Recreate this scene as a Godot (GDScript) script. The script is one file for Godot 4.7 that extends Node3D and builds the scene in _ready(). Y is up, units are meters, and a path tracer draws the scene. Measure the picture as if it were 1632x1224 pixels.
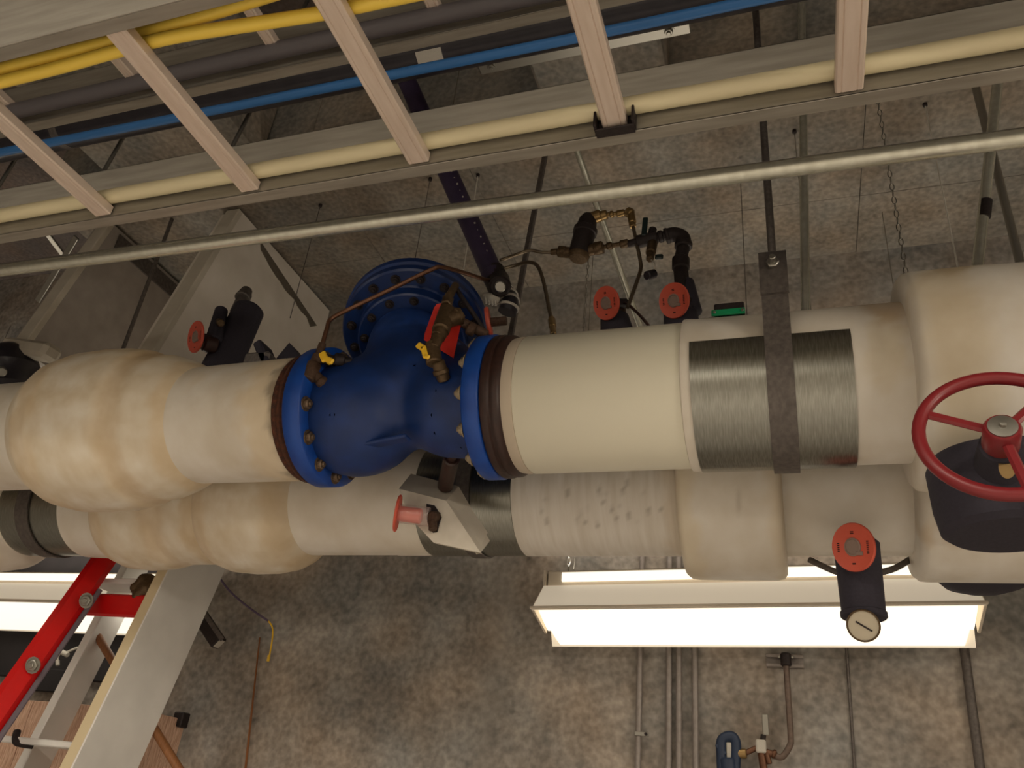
extends Node3D

# ---------------------------------------------------------------- camera frame
const EYE := Vector3(0, 1.6, 0)
const FOCAL := 1300.0
var cam_basis: Basis
var M := {}
var rng := RandomNumberGenerator.new()

const MAIN := Vector3(0, 2.575, -1.81)     # axis of the upper pipe run
const LOW := Vector3(0, 2.525, -2.35)      # axis of the lower pipe run
const WALL_Z := -3.2
const CEIL_Y := 4.0

func _ready() -> void:
	rng.seed = 7
	make_camera()
	make_lights()
	make_materials()
	make_room()
	make_trays()
	make_overhead()
	make_main_pipe()
	make_low_pipe()
	make_valve()
	make_pilot()
	make_right_fittings()
	make_ducts()
	make_ladder()
	make_wall_things()

# ---------------------------------------------------------------- camera, light
func make_camera() -> void:
	var up := Vector3(.0963, .8753, -.474).normalized()
	var xr := Vector3(.947, .0663, .3144)
	xr = (xr - up * xr.dot(up)).normalized()
	var zb := xr.cross(up)
	# rows xr, up, zb turn camera axes into room axes
	cam_basis = Basis(Vector3(xr.x, up.x, zb.x), Vector3(xr.y, up.y, zb.y), Vector3(xr.z, up.z, zb.z))
	var c := Camera3D.new()
	c.name = "camera"
	c.fov = rad_to_deg(2.0 * atan(612.0 / FOCAL))
	c.near = 0.02
	c.far = 60.0
	c.transform = Transform3D(cam_basis, EYE)
	add_child(c)
	c.current = true

const WARM := Color(1.0, .945, .865)

func make_lights() -> void:
	var w := WorldEnvironment.new()
	w.name = "environment"
	var e := Environment.new()
	e.background_mode = Environment.BG_COLOR
	e.background_color = Color(0, 0, 0)
	e.tonemap_mode = Environment.TONE_MAPPER_LINEAR
	e.tonemap_exposure = 1.03
	e.sdfgi_enabled = true
	e.ssao_enabled = true
	e.ssil_enabled = true
	w.environment = e
	add_child(w)

const LAMP_ENERGY := 0.045      # each strip light beyond the pipes
const UP_ENERGY := 0.66        # the open top of those strips
const ROOM_ENERGY := 1.0      # strips over the aisle behind the camera

# ---------------------------------------------------------------- pixel helpers
func ray(u: float, v: float) -> Vector3:
	return cam_basis * Vector3((u - 816.0) / FOCAL, -(v - 612.0) / FOCAL, -1.0)

func at_z(u: float, v: float, z: float) -> Vector3:
	var d := ray(u, v)
	return EYE + d * ((z - EYE.z) / d.z)

func at_y(u: float, v: float, y: float) -> Vector3:
	var d := ray(u, v)
	return EYE + d * ((y - EYE.y) / d.y)

func at_x(u: float, v: float, x: float) -> Vector3:
	var d := ray(u, v)
	return EYE + d * ((x - EYE.x) / d.x)

# ---------------------------------------------------------------- node helpers
func thing(called: String, label: String, category: String, at := Vector3.ZERO, group := "") -> Node3D:
	var o := Node3D.new()
	o.name = called
	add_child(o, true)
	o.position = at
	meta(o, label, category, group)
	return o

func meta(o: Node, label: String, category: String, group := "") -> void:
	o.set_meta("label", label)
	o.set_meta("category", category)
	if group:
		o.set_meta("group", group)

func part(parent: Node3D, called: String, mesh: Mesh, mat: Material, xf := Transform3D.IDENTITY, label := "") -> MeshInstance3D:
	var o := MeshInstance3D.new()
	o.name = called
	o.mesh = mesh
	o.material_override = mat
	parent.add_child(o, true)
	o.transform = parent.global_transform.affine_inverse() * xf
	if label:
		o.set_meta("label", label)
	return o

func struct(called: String, mesh: Mesh, mat: Material, xf := Transform3D.IDENTITY) -> MeshInstance3D:
	var o := part(self, called, mesh, mat, xf)
	o.set_meta("kind", "structure")
	return o

func single(called: String, mesh: Mesh, mat: Material, label: String, category: String, group := "", xf := Transform3D.IDENTITY) -> MeshInstance3D:
	var o := part(self, called, mesh, mat, xf)
	meta(o, label, category, group)
	return o

# ---------------------------------------------------------------- mesh helpers
func begin() -> SurfaceTool:
	var st := SurfaceTool.new()
	st.begin(Mesh.PRIMITIVE_TRIANGLES)
	return st

func tri(st: SurfaceTool, a: Vector3, b: Vector3, c: Vector3, out: Vector3, g := -1) -> void:
	st.set_smooth_group(g)
	if (c - a).cross(b - a).dot(out) < 0.0:
		var t := b
		b = c
		c = t
	st.add_vertex(a); st.add_vertex(b); st.add_vertex(c)

func quad(st: SurfaceTool, a: Vector3, b: Vector3, c: Vector3, d: Vector3, out: Vector3, g := -1) -> void:
	tri(st, a, b, c, out, g)
	tri(st, a, c, d, out, g)

func done(st: SurfaceTool) -> ArrayMesh:
	st.generate_normals()
	return st.commit()

func add_box(st: SurfaceTool, xf: Transform3D, s: Vector3, bev := 0.0) -> void:
	var h := s * .5
	var b := minf(bev, minf(h.x, minf(h.y, h.z)) * .9)
	if b <= 0.0:
		b = minf(h.x, minf(h.y, h.z)) * .02
	var p := func(i: int, axis: int) -> Vector3:
		var q := Vector3(h.x if i & 1 else -h.x, h.y if i & 2 else -h.y, h.z if i & 4 else -h.z)
		for k in 3:
			if k != axis:
				q[k] -= signf(q[k]) * b
		return q
	for axis in 3:
		var b1 := 1 << ((axis + 1) % 3)
		var b2 := 1 << ((axis + 2) % 3)
		for sgn in 2:
			var base := (1 << axis) * sgn
			var n := Vector3.ZERO
			n[axis] = 1.0 if sgn else -1.0
			quad(st, xf * p.call(base, axis), xf * p.call(base | b1, axis), xf * p.call(base | b1 | b2, axis), xf * p.call(base | b2, axis), xf.basis * n)
		for c in 4:
			var i0 := (b1 if c & 1 else 0) | (b2 if c & 2 else 0)
			var i1 := i0 | (1 << axis)
			var a1 := (axis + 1) % 3
			var a2 := (axis + 2) % 3
			var n2 := Vector3.ZERO
			n2[a1] = 1.0 if c & 1 else -1.0
			n2[a2] = 1.0 if c & 2 else -1.0
			quad(st, xf * p.call(i0, a1), xf * p.call(i1, a1), xf * p.call(i1, a2), xf * p.call(i0, a2), xf.basis * n2)
	for i in 8:
		var n3 := Vector3(1 if i & 1 else -1, 1 if i & 2 else -1, 1 if i & 4 else -1)
		tri(st, xf * p.call(i, 0), xf * p.call(i, 1), xf * p.call(i, 2), xf.basis * n3)

func box(s: Vector3, bev := 0.003) -> ArrayMesh:
	var st := begin()
	add_box(st, Transform3D.IDENTITY, s, bev)
	return done(st)

func move(p: Vector3) -> Transform3D:
	return Transform3D(Basis.IDENTITY, p)

# frame whose Y runs from a to b, X as near as it can be to side
func frame(a: Vector3, b: Vector3, side := Vector3.RIGHT) -> Transform3D:
	var y := (b - a).normalized()
	var x := side - y * side.dot(y)
	if x.length() < .01:
		x = Vector3.FORWARD - y * Vector3.FORWARD.dot(y)
	x = x.normalized()
	return Transform3D(Basis(x, y, x.cross(y)), a)

# a straight bar from a to b: w across side, d across the third axis
func add_bar(st: SurfaceTool, a: Vector3, b: Vector3, w: float, d: float, side := Vector3.RIGHT, bev := .002) -> void:
	var f := frame(a, b, side)
	f.origin = (a + b) * .5
	add_box(st, f, Vector3(w, a.distance_to(b), d), bev)

func bar(a: Vector3, b: Vector3, w: float, d: float, side := Vector3.RIGHT, bev := .002) -> ArrayMesh:
	var st := begin()
	add_bar(st, a, b, w, d, side, bev)
	return done(st)

# profile of (radius, height) turned round the Y axis of xf
func add_lathe(st: SurfaceTool, prof: Array, xf: Transform3D, n := 32, from := 0.0, to := TAU, sharp := 35.0) -> void:
	var g := 0
	for i in prof.size() - 1:
		var p: Vector2 = prof[i]
		var q: Vector2 = prof[i + 1]
		if p.distance_to(q) < 1e-6:
			continue
		if i > 0:
			var o: Vector2 = prof[i - 1]
			if rad_to_deg(absf((p - o).angle_to(q - p))) > sharp:
				g += 1
		var nrm := Vector2(q.y - p.y, p.x - q.x)
		for k in n:
			var a0 := from + (to - from) * k / n
			var a1 := from + (to - from) * (k + 1) / n
			var am := (a0 + a1) * .5
			var d0 := Vector3(cos(a0), 0, sin(a0))
			var d1 := Vector3(cos(a1), 0, sin(a1))
			var A := xf * (d0 * p.x + Vector3.UP * p.y)
			var B := xf * (d1 * p.x + Vector3.UP * p.y)
			var C := xf * (d1 * q.x + Vector3.UP * q.y)
			var D := xf * (d0 * q.x + Vector3.UP * q.y)
			var out := xf.basis * (Vector3(cos(am), 0, sin(am)) * nrm.x + Vector3.UP * nrm.y)
			if p.x > 1e-6:
				tri(st, A, B, C if q.x > 1e-6 else D, out, g)
			if q.x > 1e-6:
				tri(st, A, C, D, out, g)

func lathe(prof: Array, xf: Transform3D, n := 32, sharp := 35.0) -> ArrayMesh:
	var st := begin()
	add_lathe(st, prof, xf, n, 0.0, TAU, sharp)
	return done(st)

# a plain round from a to b with chamfered ends
func add_rod(st: SurfaceTool, a: Vector3, b: Vector3, r: float, n := 14, r2 := -1.0) -> void:
	var L := a.distance_to(b)
	if r2 < 0.0:
		r2 = r
	var c := minf(minf(r, r2) * .18, L * .2)
	add_lathe(st, [Vector2(0, 0), Vector2(r - c, 0), Vector2(r, c), Vector2(r2, L - c), Vector2(r2 - c, L), Vector2(0, L)], frame(a, b), n)

func rod(a: Vector3, b: Vector3, r: float, n := 14, r2 := -1.0) -> ArrayMesh:
	var st := begin()
	add_rod(st, a, b, r, n, r2)
	return done(st)

func smooth_path(pts: Array, per := 6) -> Array:
	var out := []
	for i in pts.size() - 1:
		var p0: Vector3 = pts[maxi(i - 1, 0)]
		var p1: Vector3 = pts[i]
		var p2: Vector3 = pts[i + 1]
		var p3: Vector3 = pts[mini(i + 2, pts.size() - 1)]
		for k in per:
			out.append(p1.cubic_interpolate(p2, p0, p3, float(k) / per))
	out.append(pts[-1])
	return out

# a round swept along a path
func add_tube(st: SurfaceTool, pts: Array, r: float, n := 10) -> void:
	var rings := []
	var prev := Vector3.ZERO
	for i in pts.size():
		var a: Vector3 = pts[maxi(i - 1, 0)]
		var b: Vector3 = pts[mini(i + 1, pts.size() - 1)]
		var t := (b - a).normalized()
		if prev == Vector3.ZERO:
			prev = t.cross(Vector3.UP)
			if prev.length() < .05:
				prev = t.cross(Vector3.RIGHT)
		prev = (prev - t * prev.dot(t)).normalized()
		var o := prev.cross(t)
		var ring := []
		for k in n:
			var ang := TAU * k / n
			ring.append(pts[i] + (prev * cos(ang) + o * sin(ang)) * r)
		rings.append(ring)
	for i in pts.size() - 1:
		var mid: Vector3 = (pts[i] + pts[i + 1]) * .5
		for k in n:
			var l := (k + 1) % n
			var A: Vector3 = rings[i][k]
			var B: Vector3 = rings[i][l]
			var C: Vector3 = rings[i + 1][l]
			var D: Vector3 = rings[i + 1][k]
			quad(st, A, B, C, D, (A + B + C + D) * .25 - mid, 0)
	for e in [0, pts.size() - 1]:
		var q: Vector3 = pts[1 if e == 0 else pts.size() - 2]
		for k in n:
			tri(st, pts[e], rings[e][k], rings[e][(k + 1) % n], pts[e] - q, -1)

func tube(pts: Array, r: float, n := 10, per := 6) -> ArrayMesh:
	var st := begin()
	add_tube(st, smooth_path(pts, per) if per > 1 else pts, r, n)
	return done(st)

# a flat polygon (in the XY plane of xf) given thickness along Z of xf
func prism(poly: PackedVector2Array, depth: float, xf := Transform3D.IDENTITY) -> ArrayMesh:
	var st := begin()
	add_prism(st, poly, depth, xf)
	return done(st)

func add_prism(st: SurfaceTool, poly: PackedVector2Array, depth: float, xf: Transform3D) -> void:
	var ix := Geometry2D.triangulate_polygon(poly)
	for s in [0.0, 1.0]:
		for i in range(0, ix.size(), 3):
			var v := []
			for k in 3:
				var q := poly[ix[i + k]]
				v.append(xf * Vector3(q.x, q.y, depth * s))
			tri(st, v[0], v[1], v[2], xf.basis.z * (1.0 if s > 0.5 else -1.0))
	var ccw := not Geometry2D.is_polygon_clockwise(poly)
	for i in poly.size():
		var p := poly[i]
		var q := poly[(i + 1) % poly.size()]
		var nrm := Vector2(q.y - p.y, p.x - q.x)
		if not ccw:
			nrm = -nrm
		quad(st, xf * Vector3(p.x, p.y, 0), xf * Vector3(q.x, q.y, 0), xf * Vector3(q.x, q.y, depth), xf * Vector3(p.x, p.y, depth), xf.basis * Vector3(nrm.x, nrm.y, 0))

# a thick strip following points in the YZ plane, x0..x1 wide, t thick
func strap(path: Array, x0: float, x1: float, t: float) -> ArrayMesh:
	var st := begin()
	var inn := []
	var ou := []
	for i in path.size():
		var a: Vector2 = path[maxi(i - 1, 0)]
		var b: Vector2 = path[mini(i + 1, path.size() - 1)]
		var d := (b - a).normalized()
		var n := Vector2(d.y, -d.x)
		inn.append(path[i])
		ou.append(path[i] + n * t)
	var P := func(q: Vector2, x: float) -> Vector3: return Vector3(x, q.x, q.y)
	for i in path.size() - 1:
		var nv: Vector2 = ou[i] - inn[i]
		var o3 := Vector3(0, nv.x, nv.y)
		quad(st, P.call(ou[i], x0), P.call(ou[i + 1], x0), P.call(ou[i + 1], x1), P.call(ou[i], x1), o3, 1)
		quad(st, P.call(inn[i], x0), P.call(inn[i + 1], x0), P.call(inn[i + 1], x1), P.call(inn[i], x1), -o3, 2)
		for s in [0, 1]:
			var x := x1 if s else x0
			quad(st, P.call(inn[i], x), P.call(inn[i + 1], x), P.call(ou[i + 1], x), P.call(ou[i], x), Vector3(1 if s else -1, 0, 0), 3 + s)
	for e in [0, path.size() - 1]:
		var q: Vector2 = path[1 if e == 0 else path.size() - 2]
		var dd: Vector2 = path[e] - q
		quad(st, P.call(inn[e], x0), P.call(inn[e], x1), P.call(ou[e], x1), P.call(ou[e], x0), Vector3(0, dd.x, dd.y))
	return done(st)

# points (y, z) of an arc about axis c; angle 0 points to +Z (the aisle), 90 up
func arc(c: Vector3, r: float, a0: float, a1: float, n := 32) -> Array:
	var out := []
	for i in n + 1:
		var a := deg_to_rad(lerpf(a0, a1, float(i) / n))
		out.append(Vector2(c.y + r * sin(a), c.z + r * cos(a)))
	return out

# a run of insulated pipe along X: profile of (x, radius). A stain is [x, angle (0 to the aisle, 90 up), half width,
# half angle, tint, raggedness]; its tint multiplies the jacket's colour where water, rust or dirt has got to it
var blotch := FastNoiseLite.new()

func run_mesh(c: Vector3, prof: Array, n := 56, stains := []) -> ArrayMesh:
	if stains.is_empty():
		var p := []
		for q: Vector2 in prof:
			p.append(Vector2(q.y, q.x))
		return lathe(p, Transform3D(Basis(Vector3(0, 1, 0), Vector3(1, 0, 0), Vector3(0, 0, -1)), Vector3(0, c.y, c.z)), n, 50.0)
	blotch.frequency = 9.0
	blotch.fractal_octaves = 4
	var fine := []
	for i in prof.size() - 1:
		var k := maxi(1, int(ceil(absf(prof[i + 1].x - prof[i].x) / .012)))
		for j in k:
			fine.append([prof[i].lerp(prof[i + 1], float(j) / k), i])
	fine.append([prof[-1], prof.size() - 1])
	var N := 96
	var tint := func(x: float, r: float, a: float) -> Color:
		var col := Color.WHITE
		for s in stains:
			var da: float = absf(wrapf(a - s[1], -180.0, 180.0)) / s[3]
			var dx: float = absf(x - s[0]) / s[2]
			var w: float = 1.0 - sqrt(dx * dx + da * da)
			w += blotch.get_noise_3d(x, r * sin(deg_to_rad(a)), r * cos(deg_to_rad(a))) * s[5]
			w = smoothstep(0.0, .7, w)
			var t: Color = s[4].lerp(Color.WHITE, .45)
			col *= Color(lerpf(1, t.r, w), lerpf(1, t.g, w), lerpf(1, t.b, w))
		return col
	var st := begin()
	var g := 0
	for i in fine.size() - 1:
		var p: Vector2 = fine[i][0]
		var q: Vector2 = fine[i + 1][0]
		if i > 0:
			var o: Vector2 = fine[i - 1][0]
			if rad_to_deg(absf((p - o).angle_to(q - p))) > 50.0:
				g += 1
		st.set_smooth_group(g)
		for k in N:
			var a0 := 360.0 * k / N
			var a1 := 360.0 * (k + 1) / N
			var pts := []
			for e in [[p, a0], [p, a1], [q, a1], [q, a0]]:
				var v: Vector2 = e[0]
				var an := deg_to_rad(e[1])
				pts.append([Vector3(v.x, c.y + v.y * sin(an), c.z + v.y * cos(an)), tint.call(v.x, v.y, e[1])])
			for t in [[0, 1, 2], [0, 2, 3]]:
				for m in t:
					st.set_color(pts[m][1])
					st.add_vertex(pts[m][0])
	return done(st)

func hexagon(st: SurfaceTool, at: Vector3, axis: Vector3, r: float, h: float) -> void:
	add_lathe(st, [Vector2(0, 0), Vector2(r, 0), Vector2(r, h * .85), Vector2(r * .85, h), Vector2(0, h)], frame(at, at + axis), 6, 0.0, TAU, 10.0)

func bolt_mesh(at: Vector3, axis: Vector3, r: float, h: float) -> ArrayMesh:
	var st := begin()
	add_lathe(st, [Vector2(0, 0), Vector2(r * 1.35, 0), Vector2(r * 1.35, h * .18), Vector2(0, h * .18)], frame(at, at + axis), 12)
	hexagon(st, at, axis, r, h * .75)
	add_rod(st, at, at + axis * h * 1.05, r * .5, 8)
	return done(st)

# ---------------------------------------------------------------- materials
func noise_tex(seed_: int, freq: float, a: Color, b: Color, octaves := 4, size := 512, mid := 0.5, kind := FastNoiseLite.TYPE_SIMPLEX_SMOOTH) -> NoiseTexture2D:
	var n := FastNoiseLite.new()
	n.seed = seed_
	n.noise_type = kind
	n.frequency = freq
	n.fractal_octaves = octaves
	var t := NoiseTexture2D.new()
	t.width = size
	t.height = size
	t.seamless = true
	t.noise = n
	var g := Gradient.new()
	g.offsets = PackedFloat32Array([0.0, mid, 1.0])
	g.colors = PackedColorArray([a, a.lerp(b, .5), b])
	t.color_ramp = g
	return t

func bump(m: StandardMaterial3D, seed_: int, freq: float, strength := .4) -> void:
	var n := FastNoiseLite.new()
	n.seed = seed_
	n.frequency = freq
	n.fractal_octaves = 3
	var t := NoiseTexture2D.new()
	t.width = 512
	t.height = 512
	t.seamless = true
	t.as_normal_map = true
	t.bump_strength = 4.0
	t.noise = n
	m.normal_enabled = true
	m.normal_texture = t
	m.normal_scale = strength

func plain(c: Color, rough := .6, metal := 0.0) -> StandardMaterial3D:
	var m := StandardMaterial3D.new()
	m.albedo_color = c
	m.roughness = rough
	m.metallic = metal
	return m

func patchy(a: Color, b: Color, seed_: int, tile: float, freq := .012, rough := .7, metal := 0.0, stretch := Vector3.ONE, octaves := 4, mid := .5) -> StandardMaterial3D:
	var m := plain(Color.WHITE, rough, metal)
	m.albedo_texture = noise_tex(seed_, freq, a, b, octaves, 512, mid)
	m.uv1_triplanar = true
	m.uv1_world_triplanar = true
	m.uv1_scale = stretch / tile
	return m

# cast concrete: broad patches, fine grain, small dark pits and streaks, computed per pixel
func concrete_tex(seed_: int, base: Color, streaks: float) -> ImageTexture:
	var sz := 768
	var mk := func(s: int, f: float, o: int) -> Image:
		var n := FastNoiseLite.new()
		n.seed = s
		n.frequency = f
		n.fractal_octaves = o
		return n.get_seamless_image(sz, sz)
	var A: PackedByteArray = mk.call(seed_, .006, 5).get_data()
	var B: PackedByteArray = mk.call(seed_ + 1, .09, 3).get_data()
	var Cimg: Image = mk.call(seed_ + 2, .02, 4)
	Cimg.resize(sz, int(sz / 12.0))
	Cimg.resize(sz, sz, Image.INTERPOLATE_BILINEAR)
	var C := Cimg.get_data()
	var Dd: PackedByteArray = mk.call(seed_ + 3, .035, 2).get_data()
	var out := PackedByteArray()
	out.resize(sz * sz * 3)
	for i in sz * sz:
		var k := 1.0 + (A[i] - 128) * .0011 + (B[i] - 128) * .0013
		# streaks run down the texture: turned noise
		var y := i / sz
		var x := i % sz
		k += (C[x * sz + y] - 128) * .0010 * streaks
		if Dd[i] > 205:
			k -= (Dd[i] - 205) * .004
		var warm := (A[(i + 300 * sz) % (sz * sz)] - 128) * .0004
		out[i * 3] = clampi(int(base.r8 * (k + warm)), 0, 255)
		out[i * 3 + 1] = clampi(int(base.g8 * k), 0, 255)
		out[i * 3 + 2] = clampi(int(base.b8 * (k - warm)), 0, 255)
	return ImageTexture.create_from_image(Image.create_from_data(sz, sz, false, Image.FORMAT_RGB8, out))

func concrete(seed_: int, base: Color, tile: float, streaks: float) -> StandardMaterial3D:
	var m := plain(Color.WHITE, .88)
	m.albedo_texture = concrete_tex(seed_, base, streaks)
	m.uv1_triplanar = true
	m.uv1_world_triplanar = true
	m.uv1_scale = Vector3.ONE / tile
	bump(m, seed_ + 9, .05, .14)
	return m

func make_materials() -> void:
	M.wall = concrete(11, Color(.57, .54, .51), 2.6, 1.0)
	M.ceiling = concrete(23, Color(.50, .475, .435), 2.2, .4)
	M.deck = concrete(37, Color(.36, .32, .30), 2.0, .2)
	M.floor = concrete(51, Color(.86, .84, .82), 3.0, .0)
	M.plaster = patchy(Color(.78, .76, .73), Color(.84, .82, .79), 5, 1.5)
	M.jacket = patchy(Color(.80, .76, .69), Color(.90, .885, .855), 61, .9, .009, .55, 0.0, Vector3.ONE, 5)
	for k in ["jacket"]:
		M[k].vertex_color_use_as_albedo = true
	M.jacket_stained = patchy(Color(.78, .71, .59), Color(.90, .875, .825), 63, .7, .012, .6, 0.0, Vector3(1, 1, 1), 4)
	M.jacket_streaked = patchy(Color(.79, .76, .71), Color(.89, .875, .85), 64, .8, .01, .55, 0.0, Vector3(4, .5, .5), 4)
	M.jacket_stained.vertex_color_use_as_albedo = true
	M.jacket_streaked.vertex_color_use_as_albedo = true
	M.vinyl = plain(Color(.89, .875, .80), .36)
	M.galv = patchy(Color(.50, .50, .47), Color(.66, .66, .63), 71, .25, .02, .30, 1.0, Vector3(6, .6, .6))
	M.galv_tube = patchy(Color(.74, .74, .68), Color(.84, .84, .79), 72, .3, .02, .27, .72)
	M.wall_tube = patchy(Color(.52, .49, .47), Color(.60, .57, .55), 107, .3, .02, .5, .4)
	M.zinc = plain(Color(.62, .61, .58), .42, 1.0)
	M.strap = patchy(Color(.33, .31, .30), Color(.47, .44, .42), 73, .2, .02, .55, .55)
	M.alu = patchy(Color(.55, .53, .49), Color(.65, .63, .59), 75, .6, .012, .42, .5, Vector3(.4, 4, 4))
	M.alu_rung = patchy(Color(.84, .77, .71), Color(.89, .83, .78), 76, .5, .012, .45, .4, Vector3(4, 4, .5))
	M.blue = patchy(Color(.025, .15, .345), Color(.04, .20, .46), 81, .5, .012, .5)
	M.blue_flange = patchy(Color(.025, .22, .53), Color(.04, .29, .64), 110, .4, .012, .45)
	M.blue_dark = patchy(Color(.03, .13, .30), Color(.045, .18, .41), 82, .4, .012, .4)
	M.rust = patchy(Color(.13, .07, .05), Color(.42, .22, .12), 83, .16, .02, .85)
	M.rust_pipe = patchy(Color(.22, .15, .11), Color(.36, .27, .20), 84, .1, .02, .75, .2)
	M.primer = patchy(Color(.13, .07, .06), Color(.24, .14, .11), 85, .2, .02, .45)
	M.bolt = patchy(Color(.34, .27, .21), Color(.55, .48, .40), 86, .08, .02, .5, .6)
	M.bolt_pale = patchy(Color(.46, .41, .33), Color(.66, .60, .50), 106, .08, .02, .6, .2)
	M.hub = plain(Color(.52, .44, .40), .55)
	M.band = plain(Color(.74, .72, .68), .45)
	M.black_foam = patchy(Color(.15, .135, .175), Color(.20, .185, .23), 87, .15, .03, .85)
	M.black_iron = patchy(Color(.12, .095, .10), Color(.20, .16, .155), 88, .12, .02, .6, .3)
	M.bronze = patchy(Color(.28, .22, .15), Color(.42, .34, .24), 89, .1, .02, .5, .6)
	M.brass = plain(Color(.58, .48, .32), .36, .85)
	M.copper = patchy(Color(.36, .25, .19), Color(.48, .34, .26), 90, .2, .02, .45, .7)
	M.copper_dull = patchy(Color(.36, .31, .28), Color(.45, .38, .34), 108, .2, .02, .55, .4)
	M.steel_tube = plain(Color(.50, .45, .38), .35, .9)
	M.red_plastic = plain(Color(.78, .33, .25), .5)
	M.red_tag = plain(Color(.75, .15, .11), .55)
	M.red_wheel = plain(Color(.47, .11, .13), .38)
	M.red_rail = plain(Color(.80, .055, .06), .32)
	M.red_grey = plain(Color(.42, .38, .42), .6)
	M.mark = plain(Color(.16, .04, .035), .7)
	M.dial = plain(Color(.72, .68, .60), .4)
	M.purple = patchy(Color(.17, .13, .24), Color(.23, .18, .29), 92, .4, .012, .5)
	M.black_pipe = patchy(Color(.13, .12, .145), Color(.19, .175, .20), 93, .5, .012, .33)
	M.cable_grey = plain(Color(.36, .345, .36), .5)
	M.cable_blue = plain(Color(.22, .46, .72), .45)
	M.cable_yellow = plain(Color(.97, .84, .34), .45)
	M.cable_cream = plain(Color(.84, .80, .66), .5)
	M.yellow = plain(Color(.92, .74, .18), .45)
	M.white_paint = patchy(Color(.72, .69, .63), Color(.80, .77, .71), 94, .8, .012, .55)
	M.white_board = patchy(Color(.76, .73, .67), Color(.85, .82, .77), 95, .6, .012, .5)
	M.duct_grey = patchy(Color(.60, .57, .54), Color(.66, .63, .60), 96, .7, .012, .75)
	M.duct_white = patchy(Color(.83, .80, .75), Color(.88, .85, .81), 97, 1.2, .012, .65)
	M.tape = patchy(Color(.40, .37, .33), Color(.48, .45, .40), 98, .15, .02, .5, .3)
	M.rail_white = patchy(Color(.87, .865, .85), Color(.92, .915, .90), 99, .9, .008, .42)
	M.rail_edge = plain(Color(.86, .80, .66), .5)
	M.lamp_white = plain(Color(.80, .76, .70), .45)
	M.wood = patchy(Color(.66, .50, .41), Color(.90, .78, .69), 101, .35, .02, .7, 0.0, Vector3(5, .4, 5))
	M.stick = patchy(Color(.48, .31, .18), Color(.62, .42, .26), 102, .3, .02, .55, 0.0, Vector3(3, .5, 3))
	M.dark_board = patchy(Color(.10, .085, .095), Color(.14, .12, .13), 103, .7, .012, .8)
	M.rope = plain(Color(.50, .31, .16), .8)
	M.wire_violet = plain(Color(.32, .26, .36), .6)
	M.green = plain(Color(.03, .55, .35), .45)
	M.green_dark = plain(Color(.03, .12, .12), .45)
	M.blue_dull = plain(Color(.11, .17, .27), .5)
	M.label_white = patchy(Color(.66, .64, .60), Color(.78, .76, .72), 104, .04, .03, .6)
	M.gasket = plain(Color(.74, .69, .62), .6)
	var lens := plain(Color(1, .98, .95), .5)
	lens.emission_enabled = true
	lens.emission = Color(1.0, .96, .88)
	lens.emission_energy_multiplier = 1.08
	M.lens = lens
	var lens2 := lens.duplicate()
	lens2.emission_energy_multiplier = 4.0
	M.lens_bright = lens2
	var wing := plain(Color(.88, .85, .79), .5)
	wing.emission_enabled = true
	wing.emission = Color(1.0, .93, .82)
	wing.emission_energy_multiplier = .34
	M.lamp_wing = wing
	var clear := StandardMaterial3D.new()
	clear.transparency = BaseMaterial3D.TRANSPARENCY_ALPHA
	clear.albedo_color = Color(.95, .85, .82, .18)
	clear.roughness = .12
	M.clear = clear

# ---------------------------------------------------------------- the room
const ROOM_X0 := -6.0
const ROOM_X1 := 4.5
const ROOM_Z1 := 4.6
const DECK_Y := 4.55

func slab(a: Vector3, b: Vector3) -> Array:
	return [box(b - a, .002), move((a + b) * .5)]

func make_room() -> void:
	var s := slab(Vector3(ROOM_X0 - .2, -.2, WALL_Z - .2), Vector3(ROOM_X1 + .2, 0, ROOM_Z1 + .2))
	struct("floor", s[0], M.floor, s[1])
	s = slab(Vector3(ROOM_X0 - .2, 0, WALL_Z - .2), Vector3(ROOM_X1 + .2, DECK_Y, WALL_Z))
	struct("wall_back", s[0], M.wall, s[1])
	s = slab(Vector3(ROOM_X0 - .2, 0, ROOM_Z1), Vector3(ROOM_X1 + .2, DECK_Y, ROOM_Z1 + .2))
	struct("wall_front", s[0], M.plaster, s[1])
	s = slab(Vector3(ROOM_X0 - .2, 0, WALL_Z), Vector3(ROOM_X0, DECK_Y, ROOM_Z1))
	struct("wall_left", s[0], M.wall, s[1])
	s = slab(Vector3(ROOM_X1, 0, WALL_Z), Vector3(ROOM_X1 + .2, DECK_Y, ROOM_Z1))
	struct("wall_right", s[0], M.wall, s[1])
	# ceiling: a high deck, ribs below it, and a lower flat band of cast panels along the back wall
	s = slab(Vector3(ROOM_X0 - .2, DECK_Y, WALL_Z - .2), Vector3(ROOM_X1 + .2, DECK_Y + .2, ROOM_Z1 + .2))
	var ceil_ := struct("ceiling", s[0], M.deck, s[1])
	var edge := -2.1
	var xs := [-3.3, -1.84, -1.19, .35, 1.7, 4.5]
	var zs := [WALL_Z, -2.82, edge]
	for i in xs.size() - 1:
		for j in 2:
			var dy := rng.randf_range(-.0015, .0015)
			var a := Vector3(xs[i] + .001, CEIL_Y + dy, zs[j] + .001)
			var b := Vector3(xs[i + 1] - .001, DECK_Y, zs[j + 1] - .001)
			part(ceil_, "panel", box(b - a, .001), M.ceiling, move((a + b) * .5))
	for r in RIBS:
		var a := Vector3(r[0], CEIL_Y, edge)
		var b := Vector3(r[1], DECK_Y, ROOM_Z1)
		part(ceil_, "rib", box(b - a, .012), M.ceiling, move((a + b) * .5))

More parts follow.
